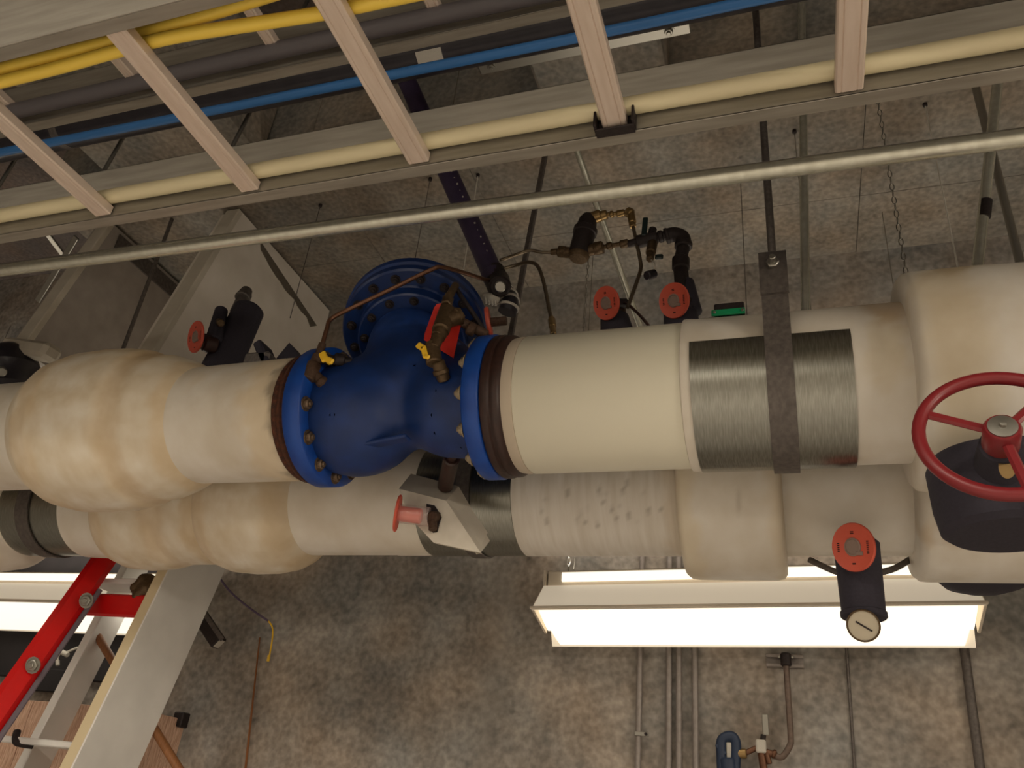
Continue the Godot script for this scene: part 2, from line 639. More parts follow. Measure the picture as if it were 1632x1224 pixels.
# ---------------------------------------------------------------- lamps
# an industrial strip fitting: lip_near / lip_far are its two lower edges (y, z); runs along X
func strip_light(label: String, x0: float, x1: float, near: Vector2, far: Vector2, energy: float, slope := 0.0, top_strip := true) -> void:
	var xm := (x0 + x1) * .5
	var root := thing("strip_light", label, "light fixture", Vector3(xm, near.x, (near.y + far.y) * .5), "fluorescent strip fittings")
	var turn := Transform3D(Basis(Vector3(0, 0, 1), slope), Vector3(xm, near.x, near.y)) * move(Vector3(-xm, -near.x, -near.y))
	var P := func(x: float, q: Vector2) -> Vector3: return Vector3(x, q.x, q.y)
	var mz := (near.y + far.y) * .5
	var back := signf(far.y - near.y)
	var wt := Vector2(near.x + .115, near.y + back * .13)     # where the near wing meets the channel
	var wf := Vector2(far.x + .165, far.y - back * .10)
	# channel
	var ch0 := Vector3(x0 + .01, wt.x - .01, wt.y + back * .012)
	var ch1 := Vector3(x1 - .01, wt.x + .062, wf.y)
	part(root, "channel", box((ch1 - ch0).abs(), .003), M.lamp_white, turn * move((ch0 + ch1) * .5))
	# wings of the reflector
	var st := begin()
	for e in [[near, wt], [far, wf]]:
		var a: Vector2 = e[0]
		var b: Vector2 = e[1]
		var d := (b - a).normalized()
		var n := Vector2(d.y, -d.x) * .004
		quad(st, P.call(x0, a + n), P.call(x1, a + n), P.call(x1, b + n), P.call(x0, b + n), Vector3(0, n.x, n.y))
		quad(st, P.call(x0, a - n), P.call(x1, a - n), P.call(x1, b - n), P.call(x0, b - n), Vector3(0, -n.x, -n.y))
		quad(st, P.call(x0, a + n), P.call(x1, a + n), P.call(x1, a - n), P.call(x0, a - n), Vector3(0, -1, 0))
		quad(st, P.call(x0, b + n), P.call(x1, b + n), P.call(x1, b - n), P.call(x0, b - n), Vector3(0, 1, 0))
	part(root, "lamp_diffuser_wing", done(st), M.lamp_wing, turn)
	var lip := begin()
	add_box(lip, move(Vector3(xm, near.x + .003, near.y - back * .006)), Vector3(x1 - x0 + .012, .01, .016), .002)
	part(root, "lip", done(lip), M.lamp_white, turn)
	# ends
	for sx in [x0, x1]:
		var poly := PackedVector2Array([near, wt, Vector2(ch1.y, wt.y), Vector2(ch1.y, wf.y), wf, far.lerp(near, .35)])
		var xf := Transform3D(Basis(Vector3(0, 1, 0), Vector3(0, 0, 1), Vector3(1, 0, 0)), Vector3(sx - .004, 0, 0))
		part(root, "end_plate", prism(poly, .008, xf), M.lamp_white, turn)
	# lens: a shallow trough from lip to lip
	var lp := begin()
	var rows := []
	for k in 9:
		var t := k / 8.0
		var q := near.lerp(far, t)
		q.x -= sin(t * PI) * .012
		q.x += .003
		rows.append(q)
	var inset0 := x0 + .02
	var inset1 := x1 - .02
	for k in 8:
		var p0: Vector2 = rows[k]
		var p1: Vector2 = rows[k + 1]
		var w0 := .0 if k < 4 else .012
		quad(lp, P.call(inset0 + w0, p0), P.call(inset1 - w0, p0), P.call(inset1 - w0, p1), P.call(inset0 + w0, p1), Vector3(0, -1, 0), 1)
	part(root, "lamp_lens", done(lp), M.lens, turn)
	# bare tube seen between wing and channel
	if top_strip:
		var tb := box(Vector3(x1 - x0 - .07, .034, .008), .002)
		part(root, "lamp_tube", tb, M.lens, turn * move(Vector3(xm + .03, wt.x + .036, wt.y + back * .006)))
	var l := AreaLight3D.new()
	l.name = "lamp_light"
	l.area_size = Vector2(x1 - x0 - .1, absf(far.y - near.y) * .9)
	l.light_color = WARM
	l.light_energy = energy
	l.area_range = 16.0
	l.area_attenuation = 2.0
	l.shadow_enabled = true
	root.add_child(l)
	var mid := near.lerp(far, .5)
	# face along the lens's own downward normal
	var across := Vector3(0, far.x - near.x, far.y - near.y).normalized()
	var down := across.cross(Vector3.RIGHT)
	if down.y > 0:
		down = -down
	var b := Basis(Vector3.RIGHT, down.cross(Vector3.RIGHT) * -1.0, -down)
	l.transform = root.global_transform.affine_inverse() * turn * Transform3D(b, Vector3(xm, mid.x - .03, mid.y))
	# the fitting is open above: its tubes shine up past the channel
	if top_strip:
		var u := AreaLight3D.new()
		u.name = "lamp_uplight"
		u.area_size = Vector2(x1 - x0 - .1, .10)
		u.light_color = WARM
		u.light_energy = UP_ENERGY
		u.area_range = 16.0
		u.area_attenuation = 2.0
		u.shadow_enabled = true
		root.add_child(u)
		u.transform = root.global_transform.affine_inverse() * turn * Transform3D(Basis(Vector3.RIGHT, PI / 2), Vector3(xm, ch1.y + .02, mz))
	# hanging wires
	for sx in [x0 + .09, x1 - .09]:
		part(root, "hanging_wire", rod(Vector3(sx, ch1.y - .005, wt.y + back * .06), Vector3(sx, CEIL_Y + .002 if mz < -2.1 else DECK_Y + .002, wt.y + back * .06), .0016, 6), M.zinc)

# a wraparound fitting: a deep bright trough that shines down and to both sides
func wrap_light(label: String, x: float, y: float, z: float, down: float, sides: float) -> Node3D:
	var L := 1.24
	var root := thing("wraparound_light", label, "light fixture", Vector3(x, y, z), "aisle lights")
	part(root, "pan", box(Vector3(L, .03, .30), .004), M.lamp_white, move(Vector3(x, y + .095, z)))
	var poly := PackedVector2Array([Vector2(-.145, .08), Vector2(-.125, .02), Vector2(-.09, 0), Vector2(.09, 0), Vector2(.125, .02), Vector2(.145, .08)])
	part(root, "lamp_lens", prism(poly, L - .03, Transform3D(Basis(Vector3(0, 0, -1), Vector3(0, 1, 0), Vector3(1, 0, 0)), Vector3(x - L * .5 + .015, y, z))), M.lens_bright)
	for s in [-1, 1]:
		part(root, "end_plate", box(Vector3(.012, .10, .30), .003), M.lamp_white, move(Vector3(x + s * (L * .5 - .006), y + .04, z)))
		part(root, "hanging_wire", rod(Vector3(x + s * .5, y + .108, z), Vector3(x + s * .5, CEIL_Y + .003 if in_rib(x + s * .5) else DECK_Y + .003, z), .0016, 6), M.zinc)
	for e in [[Vector3(0, -.02, 0), -90.0, 0.0, .24, 1.0], [Vector3(0, .04, -.165), 0.0, 0.0, .07, sides], [Vector3(0, .04, .165), 0.0, 180.0, .07, sides]]:
		var l := AreaLight3D.new()
		l.name = "lamp_light"
		l.area_size = Vector2(L - .1, e[3])
		l.light_color = WARM
		l.light_energy = ROOM_ENERGY * down * e[4]
		l.area_range = 16.0
		l.area_attenuation = 2.0
		l.shadow_enabled = true
		root.add_child(l, true)
		l.rotation_degrees = Vector3(e[1], e[2], 0)
		l.position = e[0]
	return root

const RIBS := [[-5.4, -4.4], [-2.84, -2.06], [-.79, -.32], [1.25, 1.75], [3.3, 3.8]]

func in_rib(x: float) -> bool:
	for r in RIBS:
		if x > r[0] and x < r[1]:
			return true
	return false

# ---------------------------------------------------------------- cable trays
const TRAY_ZF := -1.1
const TRAY_ZN := -.65

func tray(called: String, label: String, y: float, rung_xs: Array, h := .164, near_h := .164, rung_w := .046, lift := 0.0) -> Node3D:
	var x0 := -4.2
	var x1 := 2.2
	var root := thing(called, label, "cable tray", Vector3(0, y, (TRAY_ZF + TRAY_ZN) * .5))
	# far rail: web, foot turned outward, small return at the top
	var far := begin()
	add_box(far, move(Vector3((x0 + x1) * .5, y + h * .5, TRAY_ZF - .0015)), Vector3(x1 - x0, h, .003), .0008)
	add_box(far, move(Vector3((x0 + x1) * .5, y + .002, TRAY_ZF - .0145)), Vector3(x1 - x0, .004, .029), .001)
	add_box(far, move(Vector3((x0 + x1) * .5, y + h - .0015, TRAY_ZF - .010)), Vector3(x1 - x0, .003, .02), .0008)
	part(root, "side_rail", done(far), M.alu)
	var near := begin()
	add_box(near, move(Vector3((x0 + x1) * .5, y + near_h * .5, TRAY_ZN + .0015)), Vector3(x1 - x0, near_h, .003), .0008)
	add_box(near, move(Vector3((x0 + x1) * .5, y + .002, TRAY_ZN - .013)), Vector3(x1 - x0, .004, .026), .001)
	add_box(near, move(Vector3((x0 + x1) * .5, y + near_h - .0015, TRAY_ZN + .010)), Vector3(x1 - x0, .003, .02), .0008)
	part(root, "side_rail", done(near), M.alu)
	for x: float in rung_xs:
		var st := begin()
		var w := rung_w
		var zc := (TRAY_ZF + TRAY_ZN) * .5
		var L := TRAY_ZN - TRAY_ZF - .004
		add_box(st, move(Vector3(x, y + lift + .010, zc)), Vector3(w * .62, .012, L), .003)
		add_box(st, move(Vector3(x - w * .37, y + lift + .0165, zc)), Vector3(w * .26, .025, L), .003)
		add_box(st, move(Vector3(x + w * .37, y + lift + .0165, zc)), Vector3(w * .26, .025, L), .003)
		part(root, "rung", done(st), M.alu_rung)
	return root

func on_path(px: Array, y: float) -> Array:
	var out := []
	for p: Vector2 in px:
		out.append(at_y(p.x, p.y, y))
	return out

func on_plane(px: Array, z: float) -> Array:
	var out := []
	for p: Vector2 in px:
		out.append(at_z(p.x, p.y, z))
	return out

# lengthen a path at both ends along its own direction
func longer(p: Array, a: float, b: float) -> Array:
	var f: Vector3 = (p[0] - p[1]).normalized()
	var l: Vector3 = (p[-1] - p[-2]).normalized()
	var out := []
	var na := int(ceil(a / .2))
	for k in na:
		out.append(p[0] + f * a * float(na - k) / na)
	out.append_array(p)
	var nb := int(ceil(b / .2))
	for k in nb:
		out.append(p[-1] + l * b * float(k + 1) / nb)
	return out

func make_trays() -> void:
	var xs := []
	for k in range(-4, 6):
		xs.append(-.675 + .4085 * k)
	var t := tray("cable_tray", "lower aluminium ladder cable tray with wide rungs, the cream and yellow cables in it", 2.762, xs)
	var cap := begin()
	var cx := -.675 + .4085
	add_box(cap, move(Vector3(cx, 2.780, TRAY_ZF + .006)), Vector3(.078, .042, .005), .001)
	add_box(cap, move(Vector3(cx - .036, 2.780, TRAY_ZF + .018)), Vector3(.005, .040, .026), .001)
	add_box(cap, move(Vector3(cx + .036, 2.780, TRAY_ZF + .018)), Vector3(.005, .040, .026), .001)
	add_box(cap, move(Vector3(cx, 2.759, TRAY_ZF + .010)), Vector3(.074, .004, .022), .001)
	part(t, "rung_bracket", done(cap), M.black_iron, Transform3D.IDENTITY, "black plastic end bracket under one rung")
	var ux := []
	for k in range(-5, 6):
		ux.append(-1.975 + .4277 * (k + 3))
	tray("cable_tray", "upper aluminium cable tray behind the lower one, with the thick grey cable on its edge", 3.172, ux, .175, .10, .030, .022)
	# threaded hangers of the two trays (they stand outside the rails)
	for x in [-3.3, 1.9]:
		for z: float in [TRAY_ZF - .022, TRAY_ZN + .016]:
			var where := ("left" if x < 0 else "right") + (" rod behind" if z < -1.0 else " rod before")
			var hs := begin()
			add_rod(hs, Vector3(x, 2.74, z), Vector3(x, DECK_Y if z > -1.0 else DECK_Y, z), .006, 8)
			hexagon(hs, Vector3(x, 2.745, z), Vector3(0, -1, 0), .012, .012)
			single("threaded_rod", done(hs), M.zinc, "threaded steel hanger, the " + where + " the two cable trays, outside the picture", "rod", "cable tray hanger rods")
	# cables lying in the trays
	var y := 2.762 + .029
	var cream := longer(on_path([Vector2(0, 352), Vector2(210, 319), Vector2(420, 283), Vector2(650, 246), Vector2(820, 219), Vector2(950, 194), Vector2(1150, 160), Vector2(1340, 124), Vector2(1500, 100), Vector2(1632, 78)], y + .018), 1.6, .8)
	for i in cream.size():
		cream[i].z = maxf(cream[i].z, TRAY_ZF + .019)
	single("cable", tube(cream, .0175, 14, 5), M.cable_cream, "thick cream cable lying along the far rail of the lower tray", "cable")
	var y1 := longer(on_path([Vector2(0, 131), Vector2(100, 106), Vector2(185, 82), Vector2(280, 58), Vector2(420, 36), Vector2(520, 20), Vector2(610, 1)], y + .013), 1.2, 1.6)
	var y2 := longer(on_path([Vector2(0, 121), Vector2(110, 94), Vector2(200, 72), Vector2(290, 48), Vector2(400, 14), Vector2(470, -8)], y + .013), 1.2, .3)
	for i in y2.size():
		y2[i].y += .024
	single("cable", tube(y1, .0125, 10, 5), M.cable_yellow, "lower yellow cable slanting across the near side of the lower tray", "cable", "yellow cables")
	single("cable", tube(y2, .0125, 10, 5), M.cable_yellow, "upper yellow cable, resting against the near rail at top left", "cable", "yellow cables")
	var g := longer(on_plane([Vector2(20, 178), Vector2(160, 146), Vector2(320, 108), Vector2(480, 72), Vector2(640, 37), Vector2(800, 3)], TRAY_ZF + .03), 1.8, 2.0)
	for i in g.size():
		g[i].z = maxf(g[i].z, TRAY_ZF + .03)
	single("cable", tube(g, .021, 12, 5), M.cable_grey, "thick dark grey cable lying in the upper tray", "cable")

# ---------------------------------------------------------------- pipes, conduits and rods overhead
func vertical_at(u: float, v: float, z: float, y0: float, y1: float) -> Array:
	var p := at_z(u, v, z)
	return [Vector3(p.x, y0, z), Vector3(p.x, y1, z)]

func chain(label: String, top: Vector3, bottom: Vector3, group := "jack chains") -> void:
	var st := begin()
	var L := top.distance_to(bottom)
	var n := int(L / .026)
	for i in n:
		var c := top.lerp(bottom, (i + .5) / n)
		var s := Vector3.RIGHT if i % 2 else Vector3.BACK
		var pts := []
		for k in 9:
			var a := TAU * k / 8
			pts.append(c + s * cos(a) * .006 + Vector3.UP * sin(a) * .0155)
		add_tube(st, pts, .0016, 4)
	single("jack_chain", done(st), M.zinc, label, "chain", group)

func conduit(label: String, a: Vector3, b: Vector3, r: float, mat: Material, group := "", called := "conduit", couplings := []) -> Node3D:
	var root := thing(called, label, "conduit" if called == "conduit" else called.replace("_", " "), a, group)
	part(root, "tube", rod(a, b, r, 18), mat)
	for t: float in couplings:
		var c := a.lerp(b, t)
		var d := (b - a).normalized()
		part(root, "coupling", rod(c - d * .03, c + d * .03, r * 1.18, 18), M.zinc)
	return root

func make_overhead() -> void:
	# long galvanised tube in front
	var a := at_z(20, 428, -1.3)
	var b := at_z(1600, 223, -1.3)
	a = a + (a - b).normalized() * 1.6
	b = b + (b - a).normalized() * .9
	conduit("long bright galvanised conduit running across just below the cable tray", a, b, .0185, M.galv_tube)
	for x in [-3.2, 1.45]:
		var t: float = (x - a.x) / (b.x - a.x)
		var c := a.lerp(b, t)
		var st := begin()
		add_rod(st, c + Vector3(0, .018, 0), Vector3(c.x, DECK_Y, c.z), .005, 8)
		add_lathe(st, [Vector2(.0195, -.012), Vector2(.022, -.012), Vector2(.022, .012), Vector2(.0195, .012)], frame(c, c + Vector3.RIGHT), 16)
		single("pipe_hanger", done(st), M.zinc, "rod hanger with ring holding the long galvanised conduit, beyond the %s edge" % ("left" if x < 0 else "right"), "hanger", "hangers of the long conduit")
	# black pipe above the blue one
	var p0 := at_z(60, 246, -1.62)
	var p1 := at_z(1000, 28, -1.62)
	p1.y = p0.y
	var yb := at_z(500, 122, -1.62).y
	var br := .075
	var root := thing("black_pipe", "fat black pipe running along above the blue pipe, a white label stuck on it", "pipe", Vector3(-1, yb, -1.62))
	part(root, "pipe", rod(Vector3(-5.9, yb, -1.62), Vector3(4.4, yb, -1.62), br, 32), M.black_pipe)
	var lab := at_z(681, 70, -1.56)
	# paper label wrapped on the lower front of the pipe
	var w := strap(arc(Vector3(0, yb, -1.62), br + .0006, -100, -48, 10), lab.x - .045, lab.x + .045, .0006)
	part(root, "label", w, M.label_white, Transform3D.IDENTITY, "white paper label")
	for xx in [at_z(100, 200, -1.6).x, 1.6]:
		var hg := thing("pipe_clamp", "grey band clamp hanging the fat black pipe from the ceiling" if xx < 0 else "grey band clamp on the fat black pipe beyond the right edge", "clamp", Vector3(xx, yb, -1.62))
		part(hg, "band", strap(arc(Vector3(0, yb, -1.62), br + .001, -180, 180, 40), xx - .018, xx + .018, .004), M.strap)
		part(hg, "rod", rod(Vector3(xx, yb + br, -1.62), Vector3(xx, CEIL_Y if xx < -2.0 and xx > -2.84 else DECK_Y, -1.62), .006, 8), M.zinc)
	# blue pipe on short hooks below the black one
	var q := [at_z(0, 243, -1.52), at_z(300, 184, -1.52), at_z(600, 124, -1.52), at_z(900, 64, -1.52), at_z(1190, 3, -1.52)]
	q = longer(q, 1.8, 1.6)
	single("blue_pipe", tube(q, .0155, 14, 5), M.cable_blue, "thin bright blue pipe running across under the fat black pipe", "pipe")
	# channel fixed under the ceiling ribs
	var c0 := at_y(775, 112, 3.93)
	var c1 := at_y(1085, 46, 3.93)
	var zc := (c0.z + c1.z) * .5
	root = thing("strut_channel", "grey strut channel bolted across under the ceiling ribs behind the blue pipe", "channel", Vector3((c0.x + c1.x) * .5, 3.96, zc))
	part(root, "rail", box(Vector3(c1.x - c0.x + .06, .05, .06), .004), M.zinc, move(Vector3((c0.x + c1.x) * .5, 3.965, zc)))
	for x in [c0.x + .02, c1.x - .04]:
		part(root, "bolt", bolt_mesh(Vector3(x, 3.941, zc), Vector3(0, -1, 0), .014, .018), M.zinc)
	part(root, "stud", rod(Vector3(c0.x + .02, 3.98, zc), Vector3(c0.x + .02, DECK_Y, zc), .007, 8), M.zinc)
	# purple drain pipe coming down to the valve
	var e0 := at_z(618, 60, -1.9)
	var e1 := at_z(792, 452, -2.02)
	var dir := (e1 - e0).normalized()
	e0 -= dir * .3
	root = thing("vent_pipe", "dark purple plastic pipe slanting down from the ceiling to the blue valve's pilot", "pipe", e1)
	part(root, "pipe", rod(e0, e1, .036, 24), M.purple)
	for t in [.10, .62, .98]:
		var c := e0.lerp(e1, t)
		part(root, "collar", rod(c - dir * .022, c + dir * .022, .0385, 24), M.purple)
	# the printed line along the pipe: short pale dashes as on the photo
	var side := dir.cross(Vector3(0, .3, -1)).normalized()
	var face := (EYE - e1).normalized()
	face = (face - dir * face.dot(dir)).normalized()
	var fr := Basis(dir.cross(face), dir, face)
	var ms := begin()
	for k in 22:
		var t := .52 + .43 * k / 22.0
		var cc := e0.lerp(e1, t) + (face * .92 - fr.x * .39).normalized() * .0362
		add_box(ms, Transform3D(fr, cc), Vector3(.002 + .0025 * (k % 3), .004 + .003 * (k % 2), .0006), .0002)
	part(root, "print", done(ms), M.label_white)
	var cl := e0.lerp(e1, .80)
	part(root, "clamp", rod(cl - dir * .011, cl + dir * .011, .040, 24), M.zinc, Transform3D.IDENTITY, "grey steel band clamp")
	# ---- rods and braces
	var bt := at_y(846, 20, DECK_Y)
	var bb := at_z(1020, 520, -2.58)
	var bm := at_z(925, 255, -2.2)
	# slanted bright brace: a straight tube through the two seen points
	bt = bm + (bm - bb).normalized() * 1.55
	conduit("bright galvanised brace tube slanting down behind the brass regulator", bb + (bb - bm).normalized() * .22, bt, .0125, M.galv_tube, "", "brace_tube")
	var w0 := at_z(866, 262, -2.33)
	var w1 := at_z(812, 545, -2.36)
	single("angle_hanger", bar(w1 + (w1 - w0).normalized() * .19, w0 + (w0 - w1).normalized() * ((CEIL_Y - w0.y) / ((w0 - w1).normalized().y)), .026, .012, Vector3(1, 0, .5), .002), M.strap, "flat grey hanger bar leaning left behind the blue valve", "hanger")
	var s0 := at_z(1280, 195, -2.065)
	var s1 := at_z(1284, 500, -2.065)
	var up := (s0 - s1).normalized()
	conduit("bright galvanised conduit dropping straight down behind the strap hanger", s1 - up * .05, s0 + up * ((DECK_Y + .002 - s0.y) / up.y), .0135, M.galv_tube)
	# crossed pair at the right
	var k0 := at_z(1588, 150, -2.22)
	var k1 := at_z(1558, 425, -2.26)
	up = (k0 - k1).normalized()
	conduit("galvanised conduit with a dark coupling at the right edge, left foot of a crossed pair", k1 - up * .05, k0 + up * ((CEIL_Y - k0.y) / up.y), .0165, M.galv_tube)
	var kc := at_z(1570, 333, -2.247)
	single("pipe_coupling", rod(kc - up * .034, kc + up * .034, .0185, 18), M.black_iron, "dark tape coupling round the galvanised conduit at the right edge", "coupling")
	k0 = at_z(1558, 150, -2.32)
	k1 = at_z(1624, 412, -2.36)
	up = (k0 - k1).normalized()
	conduit("darker conduit crossing behind the coupled one at the right edge", k1 - up * .05, k0 + up * ((CEIL_Y - k0.y) / up.y), .013, M.zinc)
	# rods seen through the trays
	for e in [[236, 150, 166, 272, -1.73, "thin grey rod slanting behind the left rungs of the tray"], [402, 172, 368, 238, -1.73, "thin grey rod between the second and third tray rungs"], [30, 245, -4, 300, -1.73, "thin grey rod at the left edge above the tray rail"]]:
		var r0 := at_z(e[0], e[1], e[4])
		var r1 := at_z(e[2], e[3], e[4])
		var ru: Vector3 = (r0 - r1).normalized()
		var top := (CEIL_Y if in_rib(r0.x) else DECK_Y) + .002
		single("brace_rod", rod(r1 - ru * .06, r1 + ru * ((top - r1.y) / ru.y), .008, 10), M.zinc, e[5], "rod")
	# anchor wires and chains dropping from the ceiling
	for e in [[511, 326, .62, .0018, "thin anchor wire hanging from the ceiling left of the blue valve", M.strap], [686, 284, .75, .0016, "thin wire hanging from the ceiling above the blue valve's bonnet", M.strap], [762, 278, .5, .0028, "short bright wire beside the purple pipe below the tray", M.band], [1180, 285, 1.1, .0016, "thin dark wire hanging to the green tagged fitting", M.strap], [1266, 208, 1.25, .0014, "thin wire hanging just left of the straight conduit", M.zinc], [1474, 165, 1.25, .0026, "bright straight wire right of the jack chain", M.band]]:
		var t0 := at_y(e[0], e[1], CEIL_Y)
		var root2 := thing("hanging_wire", e[4], "wire", t0)
		part(root2, "wire", rod(t0 + Vector3(0, .002, 0), t0 - Vector3(0, e[2], 0), e[3], 6), e[5])
		part(root2, "anchor", rod(t0 + Vector3(0, .002, 0), t0 - Vector3(0, .014, 0), .008, 8), M.black_iron)
	var h0 := at_z(1435, 380, -2.13)
	chain("dotted jack chain hanging right of the straight conduit, behind the fat fitting cover", Vector3(h0.x, CEIL_Y, -2.13), Vector3(h0.x, 2.86, -2.13), "jack chains")
	var h1 := at_z(934, 470, -2.9)
	chain("dotted jack chain hanging under the brass regulator, its foot hidden by the pipe", Vector3(h1.x, CEIL_Y, -2.9), Vector3(h1.x, 2.45, -2.9))
	# fittings
	var n1 := Vector2(2.293, -2.75)
	strip_light("white fluorescent strip light glowing behind the pipes at lower right", -.884, .531, n1, Vector2(2.225, -3.03), LAMP_ENERGY, .031)
	strip_light("glowing fluorescent strip light at the left edge behind the red ladder rail", -3.9, -2.64, Vector2(2.275, -2.83), Vector2(2.20, -3.11), LAMP_ENERGY, -.0)
	for e in [[-3.0, "wraparound ceiling light over the aisle, left end, behind the viewer"], [-.6, "wraparound ceiling light over the aisle, middle one, behind the viewer"], [1.9, "wraparound ceiling light over the aisle, right end, behind the viewer"]]:
		wrap_light(e[1], e[0], 2.4, 2.4, 1.6, .2)
		wrap_light(e[1].replace("over the aisle", "near the cable tray"), e[0], 3.22, .62, 3.3, .02)
	var turned := wrap_light("wraparound light turned along the right wall, outside the picture", 3.9, 2.35, .6, .5, 8.0)
	turned.rotation_degrees.y = 90
	strip_light("strip light in line with the glowing one, beyond the right edge", 1.75, 3.15, n1, Vector2(2.225, -3.03), LAMP_ENERGY)
	strip_light("strip light in line with the left one, beyond the left edge", -5.75, -4.4, Vector2(2.275, -2.83), Vector2(2.20, -3.11), LAMP_ENERGY)

# ---------------------------------------------------------------- the upper run
func make_main_pipe() -> void:
	var root := thing("insulated_pipe", "upper cream insulated pipe left of the blue valve, with a fat rounded fitting cover", "pipe", Vector3(-3, MAIN.y, MAIN.z))
	part(root, "jacket", run_mesh(MAIN, [Vector2(-5.95, 0), Vector2(-5.95, .178), Vector2(-2.24, .178), Vector2(-2.24, 0)]), M.jacket)
	part(root, "jacket", run_mesh(MAIN, [Vector2(-1.74, 0), Vector2(-1.74, .176), Vector2(-1.45, .178), Vector2(-1.302, .180), Vector2(-1.298, .172), Vector2(-1.298, 0)], 56, [[-1.295, 0, .045, 9999.0, Color(.04, .02, .01), 1.1], [-1.34, 70, .10, 9999.0, Color(.92, .76, .50), .5], [-1.60, 60, .12, 60.0, Color(.92, .82, .66), .6]]), M.jacket)
	part(root, "fitting_cover", run_mesh(MAIN, [Vector2(-2.27, .172), Vector2(-2.255, .186), Vector2(-2.22, .215), Vector2(-2.17, .240), Vector2(-2.10, .254), Vector2(-2.0, .257), Vector2(-1.93, .254), Vector2(-1.87, .244), Vector2(-1.852, .232), Vector2(-1.83, .227), Vector2(-1.78, .222), Vector2(-1.735, .208), Vector2(-1.70, .192), Vector2(-1.675, .180), Vector2(-1.66, .172)], 56, [[-1.83, 0, .06, 9999.0, Color(.86, .73, .56), .5], [-2.13, 0, .07, 9999.0, Color(.92, .80, .64), .6], [-1.68, 0, .04, 9999.0, Color(.9, .76, .55), .6], [-1.9, 60, .25, 40.0, Color(.9, .76, .52), .5]]), M.jacket_stained)
	part(root, "rust_ring", run_mesh(MAIN, [Vector2(-1.310, .15), Vector2(-1.308, .182), Vector2(-1.300, .186), Vector2(-1.292, .183), Vector2(-1.285, .190), Vector2(-1.276, .192), Vector2(-1.270, .186), Vector2(-1.265, .19), Vector2(-1.265, .12)]), M.rust, Transform3D.IDENTITY, "rust stained ring and pipe flange edge")
	root = thing("insulated_pipe", "upper cream insulated pipe right of the blue valve, with a smooth new jacket section", "pipe", Vector3(0, MAIN.y, MAIN.z))
	part(root, "pipe_flange", run_mesh(MAIN, [Vector2(-.708, .10), Vector2(-.708, .188), Vector2(-.704, .191), Vector2(-.688, .191), Vector2(-.684, .186), Vector2(-.680, .186), Vector2(-.676, .189), Vector2(-.664, .188), Vector2(-.658, .181), Vector2(-.652, .172), Vector2(-.652, .10)]), M.primer, Transform3D.IDENTITY, "dark brown rusty pipe flange")
	part(root, "bare_ring", run_mesh(MAIN, [Vector2(-.660, .10), Vector2(-.658, .178), Vector2(-.640, .181), Vector2(-.628, .180), Vector2(-.624, .172), Vector2(-.624, .1)]), M.gasket)
	part(root, "new_jacket", run_mesh(MAIN, [Vector2(-.628, .1), Vector2(-.627, .178), Vector2(-.623, .181), Vector2(-.20, .181)]), M.vinyl, Transform3D.IDENTITY, "smooth clean cream jacket section")
	part(root, "jacket", run_mesh(MAIN, [Vector2(-.222, .181), Vector2(-.220, .1875), Vector2(-.214, .1885), Vector2(-.19, .187), Vector2(.0, .185), Vector2(.30, .185)], 56, [[.235, 42, .10, 26.0, Color(.62, .44, .24), .7], [.21, -5, .05, 40.0, Color(.95, .88, .72), .8]]), M.jacket)
	part(root, "fitting_cover", run_mesh(MAIN, [Vector2(.262, .178), Vector2(.262, .236), Vector2(.272, .247), Vector2(.290, .250), Vector2(.42, .250), Vector2(.48, .247), Vector2(1.25, .247), Vector2(1.31, .23), Vector2(1.32, .18)], 56, [[.36, 48, .10, 22.0, Color(.60, .46, .24), .6], [.34, 0, .09, 9999.0, Color(.95, .87, .70), .4]]), M.jacket)
	part(root, "jacket", run_mesh(MAIN, [Vector2(1.30, .18), Vector2(4.45, .18), Vector2(4.45, 0)]), M.jacket)
	# brown water stain rubbed into the cover where it meets the pipe
	# metal saddle under the pipe
	single("pipe_saddle", strap(arc(MAIN, .1885, 12, -192, 56), -.198, .146, .0022), M.galv, "shiny galvanised saddle plate under the upper pipe at the strap hanger", "saddle")
	# clevis hanger
	var hx := -.004
	root = thing("strap_hanger", "grey steel strap hanger wrapped round the upper pipe and its saddle", "hanger", Vector3(hx, MAIN.y - .2, MAIN.z))
	var path := [Vector2(2.77, MAIN.z + .196), Vector2(2.66, MAIN.z + .196)]
	path.append_array(arc(MAIN, .192, 0, -180, 48))
	path.append_array([Vector2(2.66, MAIN.z - .196), Vector2(2.77, MAIN.z - .196)])
	part(root, "strap", strap(path, hx - .029, hx + .029, .007), M.strap)
	var yk := [Vector2(2.712, MAIN.z + .2035), Vector2(2.826, MAIN.z + .2035), Vector2(2.836, MAIN.z + .190), Vector2(2.841, MAIN.z), Vector2(2.836, MAIN.z - .19), Vector2(2.826, MAIN.z - .2035), Vector2(2.712, MAIN.z - .2035)]
	yk.reverse()
	part(root, "yoke", strap(yk, hx - .031, hx + .031, .008), M.strap)
	var bolt_at := Vector3(hx, 2.79, MAIN.z + .2115)
	var st := begin()
	add_rod(st, Vector3(hx, 2.79, MAIN.z - .23), bolt_at + Vector3(0, 0, .032), .0075, 12)
	hexagon(st, bolt_at, Vector3(0, 0, 1), .0155, .014)
	part(root, "bolt", done(st), M.zinc, Transform3D.IDENTITY, "zinc bolt and nut")
	part(root, "rod", rod(Vector3(hx, 2.83, MAIN.z), Vector3(hx, DECK_Y, MAIN.z), .0105, 12), M.strap)

